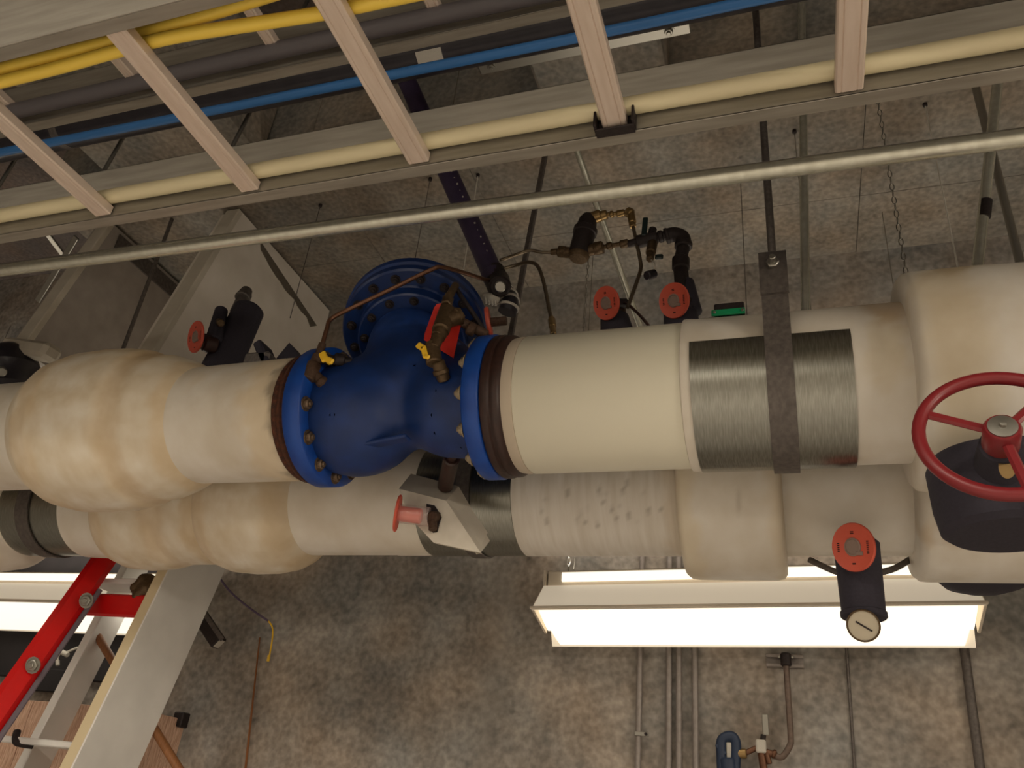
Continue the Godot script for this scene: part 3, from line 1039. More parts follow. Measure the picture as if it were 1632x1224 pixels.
# dark nicks low on the lower pipe's scuffed jacket
func scuffs() -> Array:
	var out := [[-.30, 0, .06, 9999.0, Color(.86, .76, .62), .5]]
	var r := RandomNumberGenerator.new()
	r.seed = 5
	for i in 22:
		out.append([r.randf_range(-.76, -.34), r.randf_range(-52, -8), r.randf_range(.006, .008), r.randf_range(2.5, 6.5), Color(.40, .37, .34), .2])
	return out

# ---------------------------------------------------------------- the lower run
func make_low_pipe() -> void:
	var root := thing("insulated_pipe", "lower cream insulated pipe running behind and below the blue valve's pipe", "pipe", Vector3(-1, LOW.y, LOW.z))
	part(root, "fitting_cover", run_mesh(LOW, [Vector2(-3.9, .17), Vector2(-3.86, .22), Vector2(-3.7, .245), Vector2(-3.05, .245), Vector2(-2.95, .235), Vector2(-2.89, .205), Vector2(-2.872, .17)]), M.jacket)
	part(root, "jacket", run_mesh(LOW, [Vector2(-5.95, 0), Vector2(-5.95, .178), Vector2(-2.40, .178)]), M.jacket)
	part(root, "jacket", run_mesh(LOW, [Vector2(-2.565, .178), Vector2(-2.563, .186), Vector2(-2.50, .188), Vector2(-2.42, .192), Vector2(-2.36, .198)]), M.jacket)
	part(root, "fitting_cover", run_mesh(LOW, [Vector2(-2.41, .188), Vector2(-2.39, .210), Vector2(-2.34, .228), Vector2(-2.26, .234), Vector2(-2.18, .230), Vector2(-2.14, .222), Vector2(-2.12, .214), Vector2(-2.08, .212), Vector2(-1.94, .210), Vector2(-1.90, .208)], 56, [[-2.36, 0, .05, 9999.0, Color(.94, .82, .66), .6], [-2.12, 0, .06, 9999.0, Color(.86, .73, .56), .6], [-1.96, 0, .05, 9999.0, Color(.9, .78, .6), .6]]), M.jacket_stained)
	part(root, "fitting_cover", run_mesh(LOW, [Vector2(-1.95, .198), Vector2(-1.93, .222), Vector2(-1.88, .238), Vector2(-1.80, .244), Vector2(-1.72, .242), Vector2(-1.66, .232), Vector2(-1.62, .214), Vector2(-1.595, .192), Vector2(-1.58, .178)], 56, [[-1.62, 0, .06, 9999.0, Color(.86, .74, .56), .6], [-1.9, 0, .05, 9999.0, Color(.94, .83, .68), .6]]), M.jacket_stained)
	part(root, "jacket", run_mesh(LOW, [Vector2(-1.62, .176), Vector2(-1.60, .178), Vector2(-1.255, .178), Vector2(-1.25, .1795), Vector2(-1.10, .1795)]), M.jacket)
	part(root, "jacket", run_mesh(LOW, [Vector2(-.90, .178), Vector2(-.798, .178), Vector2(-.797, .1815), Vector2(-.28, .1815)], 56, scuffs()), M.jacket_streaked)
	part(root, "fitting_cover", run_mesh(LOW, [Vector2(-.302, .178), Vector2(-.300, .236), Vector2(-.288, .246), Vector2(-.262, .249), Vector2(-.05, .249), Vector2(-.030, .244), Vector2(-.022, .232), Vector2(-.020, .178)], 56, [[-.28, 0, .05, 9999.0, Color(.95, .87, .70), .6], [-.02, 0, .05, 9999.0, Color(.90, .80, .64), .6], [-.13, -25, .006, 14.0, Color(.55, .5, .45), .5]]), M.jacket)
	part(root, "jacket", run_mesh(LOW, [Vector2(-.03, .1815), Vector2(.33, .1815)]), M.jacket)
	part(root, "fitting_cover", run_mesh(LOW, [Vector2(.300, .178), Vector2(.304, .236), Vector2(.318, .248), Vector2(.335, .250), Vector2(1.30, .250), Vector2(1.34, .23), Vector2(1.35, .178)], 56, [[.375, -48, .045, 11.0, Color(.72, .54, .34), .8], [.32, -50, .03, 12.0, Color(.80, .64, .44), .6]]), M.jacket)
	part(root, "jacket", run_mesh(LOW, [Vector2(1.3, .18), Vector2(4.45, .18), Vector2(4.45, 0)]), M.jacket)
	single("pipe_saddle", strap(arc(LOW, .1785, 150, -210, 64), -1.12, -.80, .0022), M.galv, "shiny galvanised sleeve on the lower pipe behind the small white box", "saddle")
	single("pipe_saddle", strap(arc(LOW, .1785, 180, -180, 64), -2.86, -2.568, .0022), M.galv, "galvanised sleeve on the lower pipe at the left edge", "saddle")
	for e in [[-2.735, .062, "dark grey strap hanger round the sleeve at the left edge"], [-.955, .045, "grey strap hanger round the lower pipe behind the small white box"]]:
		var hx: float = e[0]
		var w: float = e[1] * .5
		root = thing("strap_hanger", e[2], "hanger", Vector3(hx, LOW.y - .2, LOW.z))
		var path := [Vector2(2.83, LOW.z + .19), Vector2(2.66, LOW.z + .186)]
		path.append_array(arc(LOW, .182, 0, -180, 48))
		path.append_array([Vector2(2.66, LOW.z - .186), Vector2(2.83, LOW.z - .19)])
		part(root, "strap", strap(path, hx - w, hx + w, .006), M.strap)
		part(root, "yoke", strap([Vector2(2.83, LOW.z - .19), Vector2(2.834, LOW.z), Vector2(2.83, LOW.z + .19)], hx - w, hx + w, .008), M.strap)
		if hx < -2.0:
			part(root, "rod", rod(Vector3(hx, 2.83, LOW.z), Vector3(hx, CEIL_Y + .003, LOW.z), .009, 10), M.strap)

# ---------------------------------------------------------------- blue valve
func capsule(p: Vector3, a: Vector3, b: Vector3, ra: float, rb: float) -> float:
	var ab := b - a
	var t := clampf((p - a).dot(ab) / ab.length_squared(), 0, 1)
	return p.distance_to(a + ab * t) - lerpf(ra, rb, t)

func smin(a: float, b: float, k: float) -> float:
	var h := maxf(k - absf(a - b), 0.0) / k
	return minf(a, b) - h * h * k * .25

# surface nets
func sdf_mesh(f: Callable, lo: Vector3, hi: Vector3, cell: float) -> ArrayMesh:
	var n := Vector3i(((hi - lo) / cell).ceil()) + Vector3i.ONE
	var val := PackedFloat32Array()
	val.resize(n.x * n.y * n.z)
	var id := func(x: int, y: int, z: int) -> int: return x + n.x * (y + n.y * z)
	for z in n.z:
		for y in n.y:
			for x in n.x:
				val[x + n.x * (y + n.y * z)] = f.call(lo + Vector3(x, y, z) * cell)
	var vert := {}
	for z in n.z - 1:
		for y in n.y - 1:
			for x in n.x - 1:
				var inside := 0
				var corner := []
				for k in 8:
					var c := val[x + (k & 1) + n.x * (y + ((k >> 1) & 1) + n.y * (z + (k >> 2)))]
					corner.append(c)
					if c < 0.0:
						inside += 1
				if inside == 0 or inside == 8:
					continue
				var sum := Vector3.ZERO
				var cnt := 0
				for k in 8:
					for bit in [1, 2, 4]:
						if k & bit:
							continue
						var a: float = corner[k]
						var b: float = corner[k | bit]
						if (a < 0.0) == (b < 0.0):
							continue
						var t: float = a / (a - b)
						var p := Vector3(k & 1, (k >> 1) & 1, k >> 2)
						var q := Vector3((k | bit) & 1, ((k | bit) >> 1) & 1, (k | bit) >> 2)
						sum += p.lerp(q, t)
						cnt += 1
				vert[Vector3i(x, y, z)] = lo + (Vector3(x, y, z) + sum / cnt) * cell
	var st := begin()
	for z in range(1, n.z - 1):
		for y in range(1, n.y - 1):
			for x in range(1, n.x - 1):
				var here := val[id.call(x, y, z)] < 0.0
				for axis in 3:
					var d := Vector3i.ZERO
					d[axis] = 1
					var there := val[id.call(x + d.x, y + d.y, z + d.z)] < 0.0
					if here == there:
						continue
					var u := Vector3i.ZERO
					var v := Vector3i.ZERO
					u[(axis + 1) % 3] = 1
					v[(axis + 2) % 3] = 1
					var c := Vector3i(x, y, z)
					if vert.has(c) and vert.has(c - u) and vert.has(c - v) and vert.has(c - u - v):
						quad(st, vert[c], vert[c - u], vert[c - u - v], vert[c - v], Vector3(d) * (1.0 if here else -1.0), 0)
	return done(st)

var bonnet_at := Vector3(-1.075, 2.895, -1.915)
var bonnet_up := Vector3(-.21, .86, -.47).normalized()

func valve_body(p: Vector3) -> float:
	var c := MAIN
	var d := capsule(p, Vector3(-1.30, c.y, c.z), Vector3(-1.16, c.y - .01, c.z), .150, .155)
	d = smin(d, capsule(p, Vector3(-1.10, c.y - .012, c.z + .01), Vector3(-1.05, c.y + .04, c.z), .150, .14), .06)
	d = smin(d, capsule(p, Vector3(-.845, c.y + .0, c.z + .01), Vector3(-.68, c.y, c.z), .136, .145), .02)
	d = smin(d, capsule(p, Vector3(-.93, c.y + .10, c.z - .02), bonnet_at - bonnet_up * .06, .138, .118), .05)
	d = smin(d, capsule(p, Vector3(-1.09, c.y + .07, c.z - .01), bonnet_at - bonnet_up * .07 + Vector3(-.008, 0, 0), .10, .10), .05)
	d = smin(d, capsule(p, Vector3(-1.02, c.y + .0, c.z), Vector3(-.88, c.y + .0, c.z), .10, .10), .03)
	# cut square at the flanges and at the bonnet face
	d = maxf(d, -1.262 - p.x)
	d = maxf(d, p.x + .712)
	d = maxf(d, (p - bonnet_at).dot(bonnet_up) - .006)
	return d

func make_valve() -> void:
	var root := thing("control_valve", "large blue control valve with flanges and a round bolted bonnet between the upper pipes", "valve", Vector3(-.985, MAIN.y - .2, MAIN.z))
	part(root, "body", sdf_mesh(valve_body, Vector3(-1.32, 2.36, -2.16), Vector3(-.66, 2.99, -1.57), .0115), M.blue)
	# web under the waist
	part(root, "rib", bar(Vector3(-1.10, MAIN.y - .135, MAIN.z + .07), Vector3(-.93, MAIN.y - .118, MAIN.z + .085), .012, .035, Vector3(0, 1, 0), .004), M.blue)
	part(root, "flange", run_mesh(MAIN, [Vector2(-1.264, .10), Vector2(-1.264, .196), Vector2(-1.260, .200), Vector2(-1.214, .200), Vector2(-1.210, .196), Vector2(-1.206, .160), Vector2(-1.204, .12)]), M.blue_flange)
	part(root, "flange", run_mesh(MAIN, [Vector2(-.762, .12), Vector2(-.760, .16), Vector2(-.756, .190), Vector2(-.752, .194), Vector2(-.714, .194), Vector2(-.710, .190), Vector2(-.710, .10)]), M.blue_flange)
	for k in 12:
		var a := TAU * (k + .5) / 12
		var rr := Vector3(0, sin(a), cos(a)) * .172
		part(root, "bolt", bolt_mesh(Vector3(-1.208, MAIN.y, MAIN.z) + rr, Vector3(1, 0, 0), .0155, .018), M.bolt)
		part(root, "bolt", bolt_mesh(Vector3(-.757, MAIN.y, MAIN.z) + rr, Vector3(-1, 0, 0), .0155, .020), M.bolt_pale)
	# bonnet: body flange, then cover
	var f := frame(bonnet_at, bonnet_at + bonnet_up)
	part(root, "bonnet_flange", lathe([Vector2(.0, -.040), Vector2(.160, -.040), Vector2(.165, -.035), Vector2(.165, .006), Vector2(.170, .012), Vector2(.216, .012), Vector2(.222, .018), Vector2(.222, .046), Vector2(.216, .051), Vector2(0, .051)], f, 64), M.blue_dark)
	part(root, "bonnet_cover", lathe([Vector2(0, .051), Vector2(.216, .052), Vector2(.227, .060), Vector2(.227, .088), Vector2(.218, .096), Vector2(.16, .11), Vector2(.10, .135), Vector2(.05, .145), Vector2(0, .147)], f, 64), M.blue)
	for k in 16:
		var a := TAU * k / 16
		part(root, "bonnet_bolt", bolt_mesh(f * Vector3(cos(a) * .193, .012, sin(a) * .193), -bonnet_up, .0115, .017), M.black_iron)
	# studs of the neck ring
	for k in 12:
		var a := TAU * (k + .35) / 12
		part(root, "bonnet_bolt", bolt_mesh(f * Vector3(cos(a) * .143, -.040, sin(a) * .143), -bonnet_up, .0105, .016), M.black_iron)
	# pilot line on the left
	var p0 := at_z(524, 620, -1.665)
	var p1 := at_z(496, 592, -1.635)
	var p2 := at_z(508, 566, -1.64)
	var st := begin()
	add_rod(st, at_z(534, 630, -1.70), p1, .015, 14)
	add_rod(st, p0 + (p1 - p0) * .2, p0 + (p1 - p0) * .5, .0185, 6)
	add_rod(st, p1 + (p1 - p2) * .35, p2, .0155, 14)
	add_rod(st, p1 + (p1 - p2) * .5, p1 + (p2 - p1) * .5, .0195, 14)
	add_rod(st, p2, at_z(514, 548, -1.645), .0115, 6)
	part(root, "pilot_elbow", done(st), M.rust_pipe)
	var hb := at_z(520, 573, -1.612)
	var hst := begin()
	add_bar(hst, at_z(513, 562, -1.605), at_z(519, 575, -1.602), .020, .010, Vector3(1, 0, 0), .003)
	add_bar(hst, at_z(517, 571, -1.602), at_z(531, 577, -1.602), .016, .010, Vector3(0, 1, 0), .003)
	add_rod(hst, hb + Vector3(0, 0, -.02), hb + Vector3(0, 0, .014), .006, 10)
	part(root, "valve_handle", done(hst), M.yellow, Transform3D.IDENTITY, "small yellow lever handle")
	st = begin()
	add_rod(st, p2 + Vector3(.0, -.01, 0), at_z(560, 578, -1.70), .014, 12)
	add_rod(st, at_z(532, 572, -1.66), at_z(548, 576, -1.68), .019, 6)
	part(root, "pilot_valve", done(st), M.black_iron)
	part(root, "pilot_tube", tube([at_z(514, 548, -1.645), at_z(521, 524, -1.65), at_z(528, 508, -1.66), at_z(560, 491, -1.67), at_z(625, 460, -1.68), at_z(687, 430, -1.70), at_z(705, 426, -1.72), at_z(740, 435, -1.80), at_z(775, 446, -1.92), at_z(792, 447, -1.99)], .0065, 10, 5), M.copper, Transform3D.IDENTITY, "bent copper pilot tube")
	# pilot strainer on the right with its handle
	st = begin()
	add_rod(st, at_z(708, 606, -1.665), at_z(697, 575, -1.62), .0175, 14)
	add_rod(st, at_z(704, 597, -1.65), at_z(701, 588, -1.64), .021, 14)
	add_rod(st, at_z(692, 580, -1.62), at_z(688, 548, -1.62), .021, 14)
	add_rod(st, at_z(690, 555, -1.615), at_z(705, 522, -1.63), .0165, 14)
	add_rod(st, at_z(697, 538, -1.625), at_z(703, 528, -1.63), .0215, 6)
	add_rod(st, at_z(702, 528, -1.63), at_z(714, 494, -1.66), .024, 16)
	add_rod(st, at_z(705, 512, -1.64), at_z(729, 505, -1.67), .023, 16)
	add_rod(st, at_z(724, 506, -1.665), at_z(732, 502, -1.675), .027, 6)
	add_rod(st, at_z(711, 500, -1.65), at_z(716, 470, -1.68), .0125, 12)
	add_rod(st, at_z(711, 488, -1.655), at_z(714, 477, -1.67), .0175, 6)
	add_rod(st, at_z(716, 472, -1.68), at_z(726, 455, -1.74), .0115, 12)
	part(root, "pilot_strainer", done(st), M.bronze, Transform3D.IDENTITY, "dull bronze strainer and nipples")
	hst = begin()
	add_bar(hst, at_z(665, 549, -1.60), at_z(676, 556, -1.60), .017, .009, Vector3(0, 1, 0), .003)
	add_bar(hst, at_z(674, 552, -1.60), at_z(679, 570, -1.60), .015, .009, Vector3(1, 0, 0), .003)
	add_bar(hst, at_z(676, 567, -1.60), at_z(685, 570, -1.60), .012, .009, Vector3(0, 1, 0), .003)
	add_rod(hst, at_z(677, 562, -1.602), at_z(690, 562, -1.62), .006, 8)
	part(root, "valve_handle", done(hst), M.yellow, Transform3D.IDENTITY, "small yellow lever handle")
	part(root, "pilot_tube", tube([at_z(725, 456, -1.735), at_z(736, 474, -1.73), at_z(756, 503, -1.73), at_z(776, 534, -1.75)], .007, 8, 4), M.black_iron, Transform3D.IDENTITY, "dark straight pilot tube")
	st = begin()
	add_rod(st, at_z(776, 534, -1.75), at_z(733, 512, -1.70), .014, 12)
	add_rod(st, at_z(745, 522, -1.71), at_z(757, 528, -1.72), .02, 6)
	part(root, "pilot_fitting", done(st), M.rust_pipe)
	# drain nipple at the bottom right
	st = begin()
	var d0 := at_z(722, 722, -1.84)
	var d1 := at_z(711, 768, -2.0)
	var dd := (d1 - d0).normalized()
	add_rod(st, d0 - dd * .05, d0 + dd * .035, .0125, 14)
	add_rod(st, d0 + dd * .03, d1 + dd * .03, .0225, 18)
	add_rod(st, d0 - dd * .008, d0 + dd * .008, .018, 6)
	part(root, "drain_nipple", done(st), M.primer, Transform3D.IDENTITY, "dark brown drain nipple and coupling")
	# red tag hung on the strainer
	var ta := [at_z(700, 484, -1.70), at_z(736, 508, -1.70), at_z(723, 571, -1.70), at_z(675, 545, -1.70)]
	var poly := PackedVector2Array()
	var corner := [at_z(696, 485, -1.7), at_z(706, 483, -1.7), at_z(737, 503, -1.7), at_z(735, 516, -1.7), at_z(723, 571, -1.7), at_z(676, 542, -1.7), at_z(677, 533, -1.7), at_z(692, 491, -1.7)]
	for q: Vector3 in corner:
		poly.append(Vector2(q.x, q.y))
	single("tag", prism(poly, .0015, move(Vector3(0, 0, -1.70))), M.red_tag, "red plastic tag hung behind the bronze strainer on the blue valve", "tag")

# ---------------------------------------------------------------- pilot pipework
func red_handle(center: Vector3, normal: Vector3, r: float, spin := 0.0, stem := .06) -> Array:
	# returns meshes: plate, hub, stem, marks
	var n := normal.normalized()
	var f := frame(center, center + n)
	f.basis = f.basis * Basis(Vector3.UP, spin)
	var plate := lathe([Vector2(0, -.003), Vector2(r * .96, -.003), Vector2(r, -.001), Vector2(r, .004), Vector2(r * .97, .006), Vector2(r * .9, .0045), Vector2(0, .0045)], f, 40)
	var hub := begin()
	add_lathe(hub, [Vector2(r * .38, .004), Vector2(r * .38, .0065), Vector2(r * .32, .0075), Vector2(r * .30, .005), Vector2(0, .005)], f, 24)
	add_box(hub, f * move(Vector3(r * .30, .006, r * .26)), Vector3(r * .30, .004, r * .16), .001)
	var marks := begin()
	for e in [[-.68, -.2, .10, .40, 5], [.68, -.26, .10, .55, 7], [0, -.66, .16, .14, 2], [0, .62, .16, .10, 1]]:
		for k in e[4]:
			var t: float = e[1] + e[3] * (k + .5) / e[4]
			add_box(marks, f * move(Vector3(r * e[0], .0048, r * t)), Vector3(r * e[2], .0008, r * e[3] / e[4] * .62), .0002)
	return [plate, done(hub), rod(center - n * stem, center - n * .002, r * .30, 16), done(marks)]

func add_handle(root: Node3D, center: Vector3, normal: Vector3, r: float, stem := .06, called := "red_disc") -> void:
	var h := red_handle(center, normal, r, 0.0, stem)
	var p := part(root, called, h[0], M.red_plastic, Transform3D.IDENTITY, "round red plastic handle disc")
	part(p, "hub", h[1], M.hub)
	part(p, "mark", h[3], M.mark, Transform3D.IDENTITY, "dark raised markings")
	part(root, "stem", h[2], M.black_iron)

func make_pilot() -> void:
	# end fitting of the purple pipe: tee, knob and banded hose
	var root := thing("pipe_tee", "dark tee with a round plug at the foot of the purple pipe", "fitting", at_z(795, 450, -2.02))
	var st := begin()
	add_rod(st, at_z(784, 430, -2.02), at_z(801, 470, -2.02), .040, 20)
	add_rod(st, at_z(796, 446, -2.02), at_z(797, 457, -1.93), .034, 20)
	part(root, "body", done(st), M.black_iron)
	part(root, "plug", rod(at_z(797, 456, -1.935), at_z(797, 457, -1.915), .018, 18), M.zinc)
	root = thing("banded_hose", "short black hose wrapped with bright wire bands below the purple pipe", "hose", at_z(806, 480, -2.0))
	var hp := [at_z(796, 462, -2.02), at_z(808, 470, -2.01), at_z(812, 484, -2.0), at_z(808, 498, -2.0)]
	part(root, "hose", tube(hp, .030, 16, 5), M.black_pipe)
	for t in [.25, .45, .65, .85]:
		var sp := smooth_path(hp, 8)
		var i := int(t * (sp.size() - 2))
		var d: Vector3 = (sp[i + 1] - sp[i]).normalized()
		part(root, "band", lathe([Vector2(.029, -.004), Vector2(.0335, -.004), Vector2(.0335, .004), Vector2(.029, .004)], frame(sp[i], sp[i] + d), 20), M.band)
	st = begin()
	add_tube(st, smooth_path([at_z(776, 474, -1.97), at_z(785, 476, -1.96), at_z(793, 478, -1.97)], 4), .016, 12)
	for k in 4:
		add_rod(st, at_z(774 + k * 5, 473 + k, -1.955), at_z(775 + k * 5, 484 + k, -1.955), .004, 6)
	part(root, "spring", done(st), M.band)
	root = thing("disc_valve", "narrow orange red handle seen edge on, right of the blue bonnet", "valve", at_z(778, 515, -1.90))
	var hc := at_z(779, 514, -1.92)
	part(root, "disc", lathe([Vector2(0, -.006), Vector2(.046, -.006), Vector2(.049, 0), Vector2(.046, .006), Vector2(0, .006)], frame(hc, hc + Vector3(.90, .20, -.17)), 32), M.red_plastic)
	part(root, "stem", rod(hc, hc + Vector3(.055, .005, -.007), .014, 12), M.rust_pipe)
	# regulator assembly
	var Z := -2.05
	root = thing("pressure_regulator", "small brass and bronze pressure regulator above the new jacket", "regulator", at_z(924, 395, Z))
	var A := at_z(924, 402, Z)
	var B := at_z(938, 348, Z)
	var ax := (B - A).normalized()
	var L := A.distance_to(B)
	part(root, "body", lathe([Vector2(0, -.012), Vector2(.034, -.012), Vector2(.036, -.006), Vector2(.036, L * .52), Vector2(.040, L * .54), Vector2(.040, L * .66), Vector2(.034, L * .70), Vector2(.030, L * .94), Vector2(.022, L * 1.06), Vector2(0, L * 1.09)], frame(A, B), 24), M.black_iron)
	part(root, "cap", lathe([Vector2(0, -.030), Vector2(.028, -.028), Vector2(.034, -.020), Vector2(.035, -.010), Vector2(0, -.008)], frame(A, B), 24), M.bronze, Transform3D.IDENTITY, "dull bronze bottom cap")
	st = begin()
	add_rod(st, at_z(940, 349, Z), at_z(958, 343, Z), .021, 16)
	add_rod(st, at_z(952, 345, Z), at_z(968, 342, Z), .017, 6)
	add_rod(st, at_z(966, 342, Z), at_z(1001, 339, Z), .008, 12)
	add_rod(st, at_z(972, 342, Z), at_z(978, 341, Z), .0125, 6)
	add_rod(st, at_z(983, 341, Z), at_z(996, 339, Z), .0125, 6)
	add_rod(st, at_z(999, 337, Z), at_z(1007, 341, Z), .017, 12)
	add_rod(st, at_z(1005, 336, Z), at_z(1008, 356, Z), .013, 12)
	add_rod(st, at_z(1006, 350, Z), at_z(1009, 362, Z), .0115, 6)
	part(root, "top_fitting", done(st), M.brass)
	st = begin()
	add_rod(st, at_z(936, 400, Z), at_z(952, 396, Z), .019, 14)
	add_rod(st, at_z(946, 397, Z), at_z(962, 394, Z), .023, 6)
	add_rod(st, at_z(960, 394, Z), at_z(1002, 387, Z), .008, 12)
	add_rod(st, at_z(967, 393, Z), at_z(976, 391, Z), .0135, 6)
	add_rod(st, at_z(988, 390, Z), at_z(1002, 387, Z), .0145, 6)
	part(root, "side_fitting", done(st), M.bronze)
	st = begin()
	add_rod(st, at_z(914, 403, Z), at_z(900, 402, Z), .019, 14)
	add_rod(st, at_z(904, 402, Z), at_z(890, 401, Z), .021, 6)
	add_rod(st, at_z(890, 401, Z), at_z(878, 402, Z), .0115, 6)
	part(root, "side_fitting", done(st), M.bronze)
	part(root, "sensing_tube", tube([at_z(880, 402, Z), at_z(862, 402, Z), at_z(845, 399, Z), at_z(828, 404, Z), at_z(806, 412, -2.03), at_z(797, 415, -2.03)], .0058, 10, 5), M.steel_tube)
	part(root, "sensing_tube", tube([at_z(1009, 360, Z), at_z(1014, 384, Z), at_z(1021, 418, Z), at_z(1021, 430, Z), at_z(1014, 452, Z + .02), at_z(1000, 490, Z + .04)], .0062, 10, 5), M.steel_tube, Transform3D.IDENTITY, "bright bent tube down to the right")
	part(root, "sensing_tube", tube([at_z(804, 428, -2.02), at_z(822, 423, -2.02), at_z(840, 418, -2.0), at_z(856, 423, -1.98), at_z(866, 448, -1.95), at_z(875, 492, -1.90), at_z(880, 516, -1.86), at_z(882, 540, -1.80)], .0062, 10, 5), M.steel_tube, Transform3D.IDENTITY, "tube arching down to the pipe")
	st = begin()
	add_rod(st, at_z(879, 508, -1.875), at_z(881, 522, -1.85), .011, 6)
	add_rod(st, at_z(880.5, 519, -1.855), at_z(882, 534, -1.82), .009, 10)
	part(root, "tube_fitting", done(st), M.brass)
	# ball valve and iron elbow feeding it
	root = thing("ball_valve", "small bronze ball valve with a dark green lever right of the brass regulator", "valve", at_z(1035, 385, Z))
	st = begin()
	add_rod(st, at_z(1000, 389, Z), at_z(1020, 384, Z), .013, 6)
	add_rod(st, at_z(1014, 386, Z), at_z(1048, 378, Z), .021, 16)
	add_rod(st, at_z(1036, 382, Z), at_z(1041, 364, Z), .013, 12)
	add_rod(st, at_z(1044, 379, Z), at_z(1064, 375, Z), .016, 14)
	add_rod(st, at_z(1049, 378, Z), at_z(1057, 376, Z), .021, 6)
	part(root, "body", done(st), M.black_iron)
	st = begin()
	add_rod(st, at_z(1040, 388, Z), at_z(1037, 404, Z + .03), .016, 14)
	add_rod(st, at_z(1037, 403, Z + .025), at_z(1036, 414, Z + .04), .0125, 6)
	part(root, "drain_cock", done(st), M.bronze)
	part(root, "lever", bar(at_z(1026, 376, Z + .02), at_z(1029, 347, Z + .02), .017, .010, Vector3(1, 0, 0), .003), M.green_dark, Transform3D.IDENTITY, "dark green lever")
	part(root, "drain_handle", bar(at_z(1044, 410, Z + .04), at_z(1057, 409, Z + .04), .018, .012, Vector3(0, 1, 0), .004), M.green_dark)
	var cap := at_z(1043, 436, Z + .03)
	part(root, "hose_cap", rod(cap, cap + Vector3(-.02, -.022, .022), .0145, 14), M.black_pipe)
	part(root, "cap_strap", tube([at_z(1038, 414, Z + .04), at_z(1044, 422, Z + .045), cap], .0018, 6, 4), M.label_white)
	root = thing("iron_elbow_pipe", "black iron elbow and riser pipe beside the right red handle disc", "pipe", at_z(1085, 450, Z))
	st = begin()
	add_rod(st, at_z(1060, 377, Z), at_z(1066, 375, Z), .026, 16)
	add_tube(st, smooth_path([at_z(1063, 376, Z), at_z(1076, 374, Z), at_z(1088, 380, Z), at_z(1090, 396, Z)], 6), .024, 16)
	add_rod(st, at_z(1089.5, 387, Z), at_z(1089, 395, Z), .028, 16)
	add_rod(st, at_z(1089, 394, Z), at_z(1084, 416, Z), .0205, 16)
	add_rod(st, at_z(1085, 411, Z), at_z(1085, 430, Z), .027, 16)
	add_rod(st, at_z(1085, 428, Z), at_z(1088, 470, Z), .0225, 16)
	part(root, "elbow", done(st), M.black_iron)
	# two red handle discs on black foamed stubs
	root = thing("insulated_stub", "black foam stub with a red handle disc, left of the pair above the pipe", "fitting", at_z(975, 515, -2.02), "foamed stubs with red discs")
	part(root, "foam", rod(at_z(985, 540, -2.06), at_z(979, 505, -2.06), .052, 24, .044), M.black_foam)
	part(root, "collar", rod(at_z(985, 508, -2.06), at_z(984, 492, -2.06), .026, 14), M.rust_pipe)
	add_handle(root, at_z(967, 483, -1.985), Vector3(-.50, -.42, .72), .0515, .085)
	part(root, "lead", tube([at_z(990, 484, -2.03), at_z(999, 484, -2.02), at_z(1012, 495, -2.0), at_z(1024, 507, -1.97), at_z(1036, 522, -1.90)], .0045, 8, 5), M.primer, Transform3D.IDENTITY, "thin dark lead")
	root = thing("insulated_stub", "black foam stub with a red handle disc, under the iron elbow", "fitting", at_z(1085, 505, -2.02), "foamed stubs with red discs")
	part(root, "foam", rod(at_z(1088, 540, -2.06), at_z(1084, 492, -2.06), .054, 24, .050), M.black_foam)
	part(root, "sleeve", rod(at_z(1100, 500, -2.06), at_z(1092, 448, -2.06), .036, 20, .026), M.black_foam)
	add_handle(root, at_z(1075, 479, -1.985), Vector3(-.46, -.42, .74), .0525, .07)
	# green tagged block
	root = thing("sensor_block", "small dark box with a bright green front edge on top of the upper pipe", "sensor", at_z(1160, 500, -1.78))
	var g0 := at_z(1135, 496, -1.72)
	var g1 := at_z(1186, 494, -1.72)
	var gm := (g0 + g1) * .5
	part(root, "box", box(Vector3(g1.x - g0.x - .004, .03, .065), .003), M.black_iron, move(gm + Vector3(.002, .012, -.036)))
	part(root, "front_strip", box(Vector3(g1.x - g0.x + .004, .017, .006), .0015), M.green, move(gm + Vector3(0, -.004, 0)), "bright green strip")
	var sc := begin()
	for x in [g0.x + .006, g1.x - .004]:
		add_rod(sc, Vector3(x, gm.y - .004, gm.z + .002), Vector3(x, gm.y - .004, gm.z + .006), .004, 8)
	part(root, "screw", done(sc), M.zinc)
	part(root, "foot", rod(gm + Vector3(0, .0, -.04), Vector3(gm.x, MAIN.y + .15, gm.z - .05), .010, 10), M.strap)
	part(root, "lead", rod(gm + Vector3(-.03, .002, -.03), gm + Vector3(-.11, .004, -.05), .004, 8), M.primer)

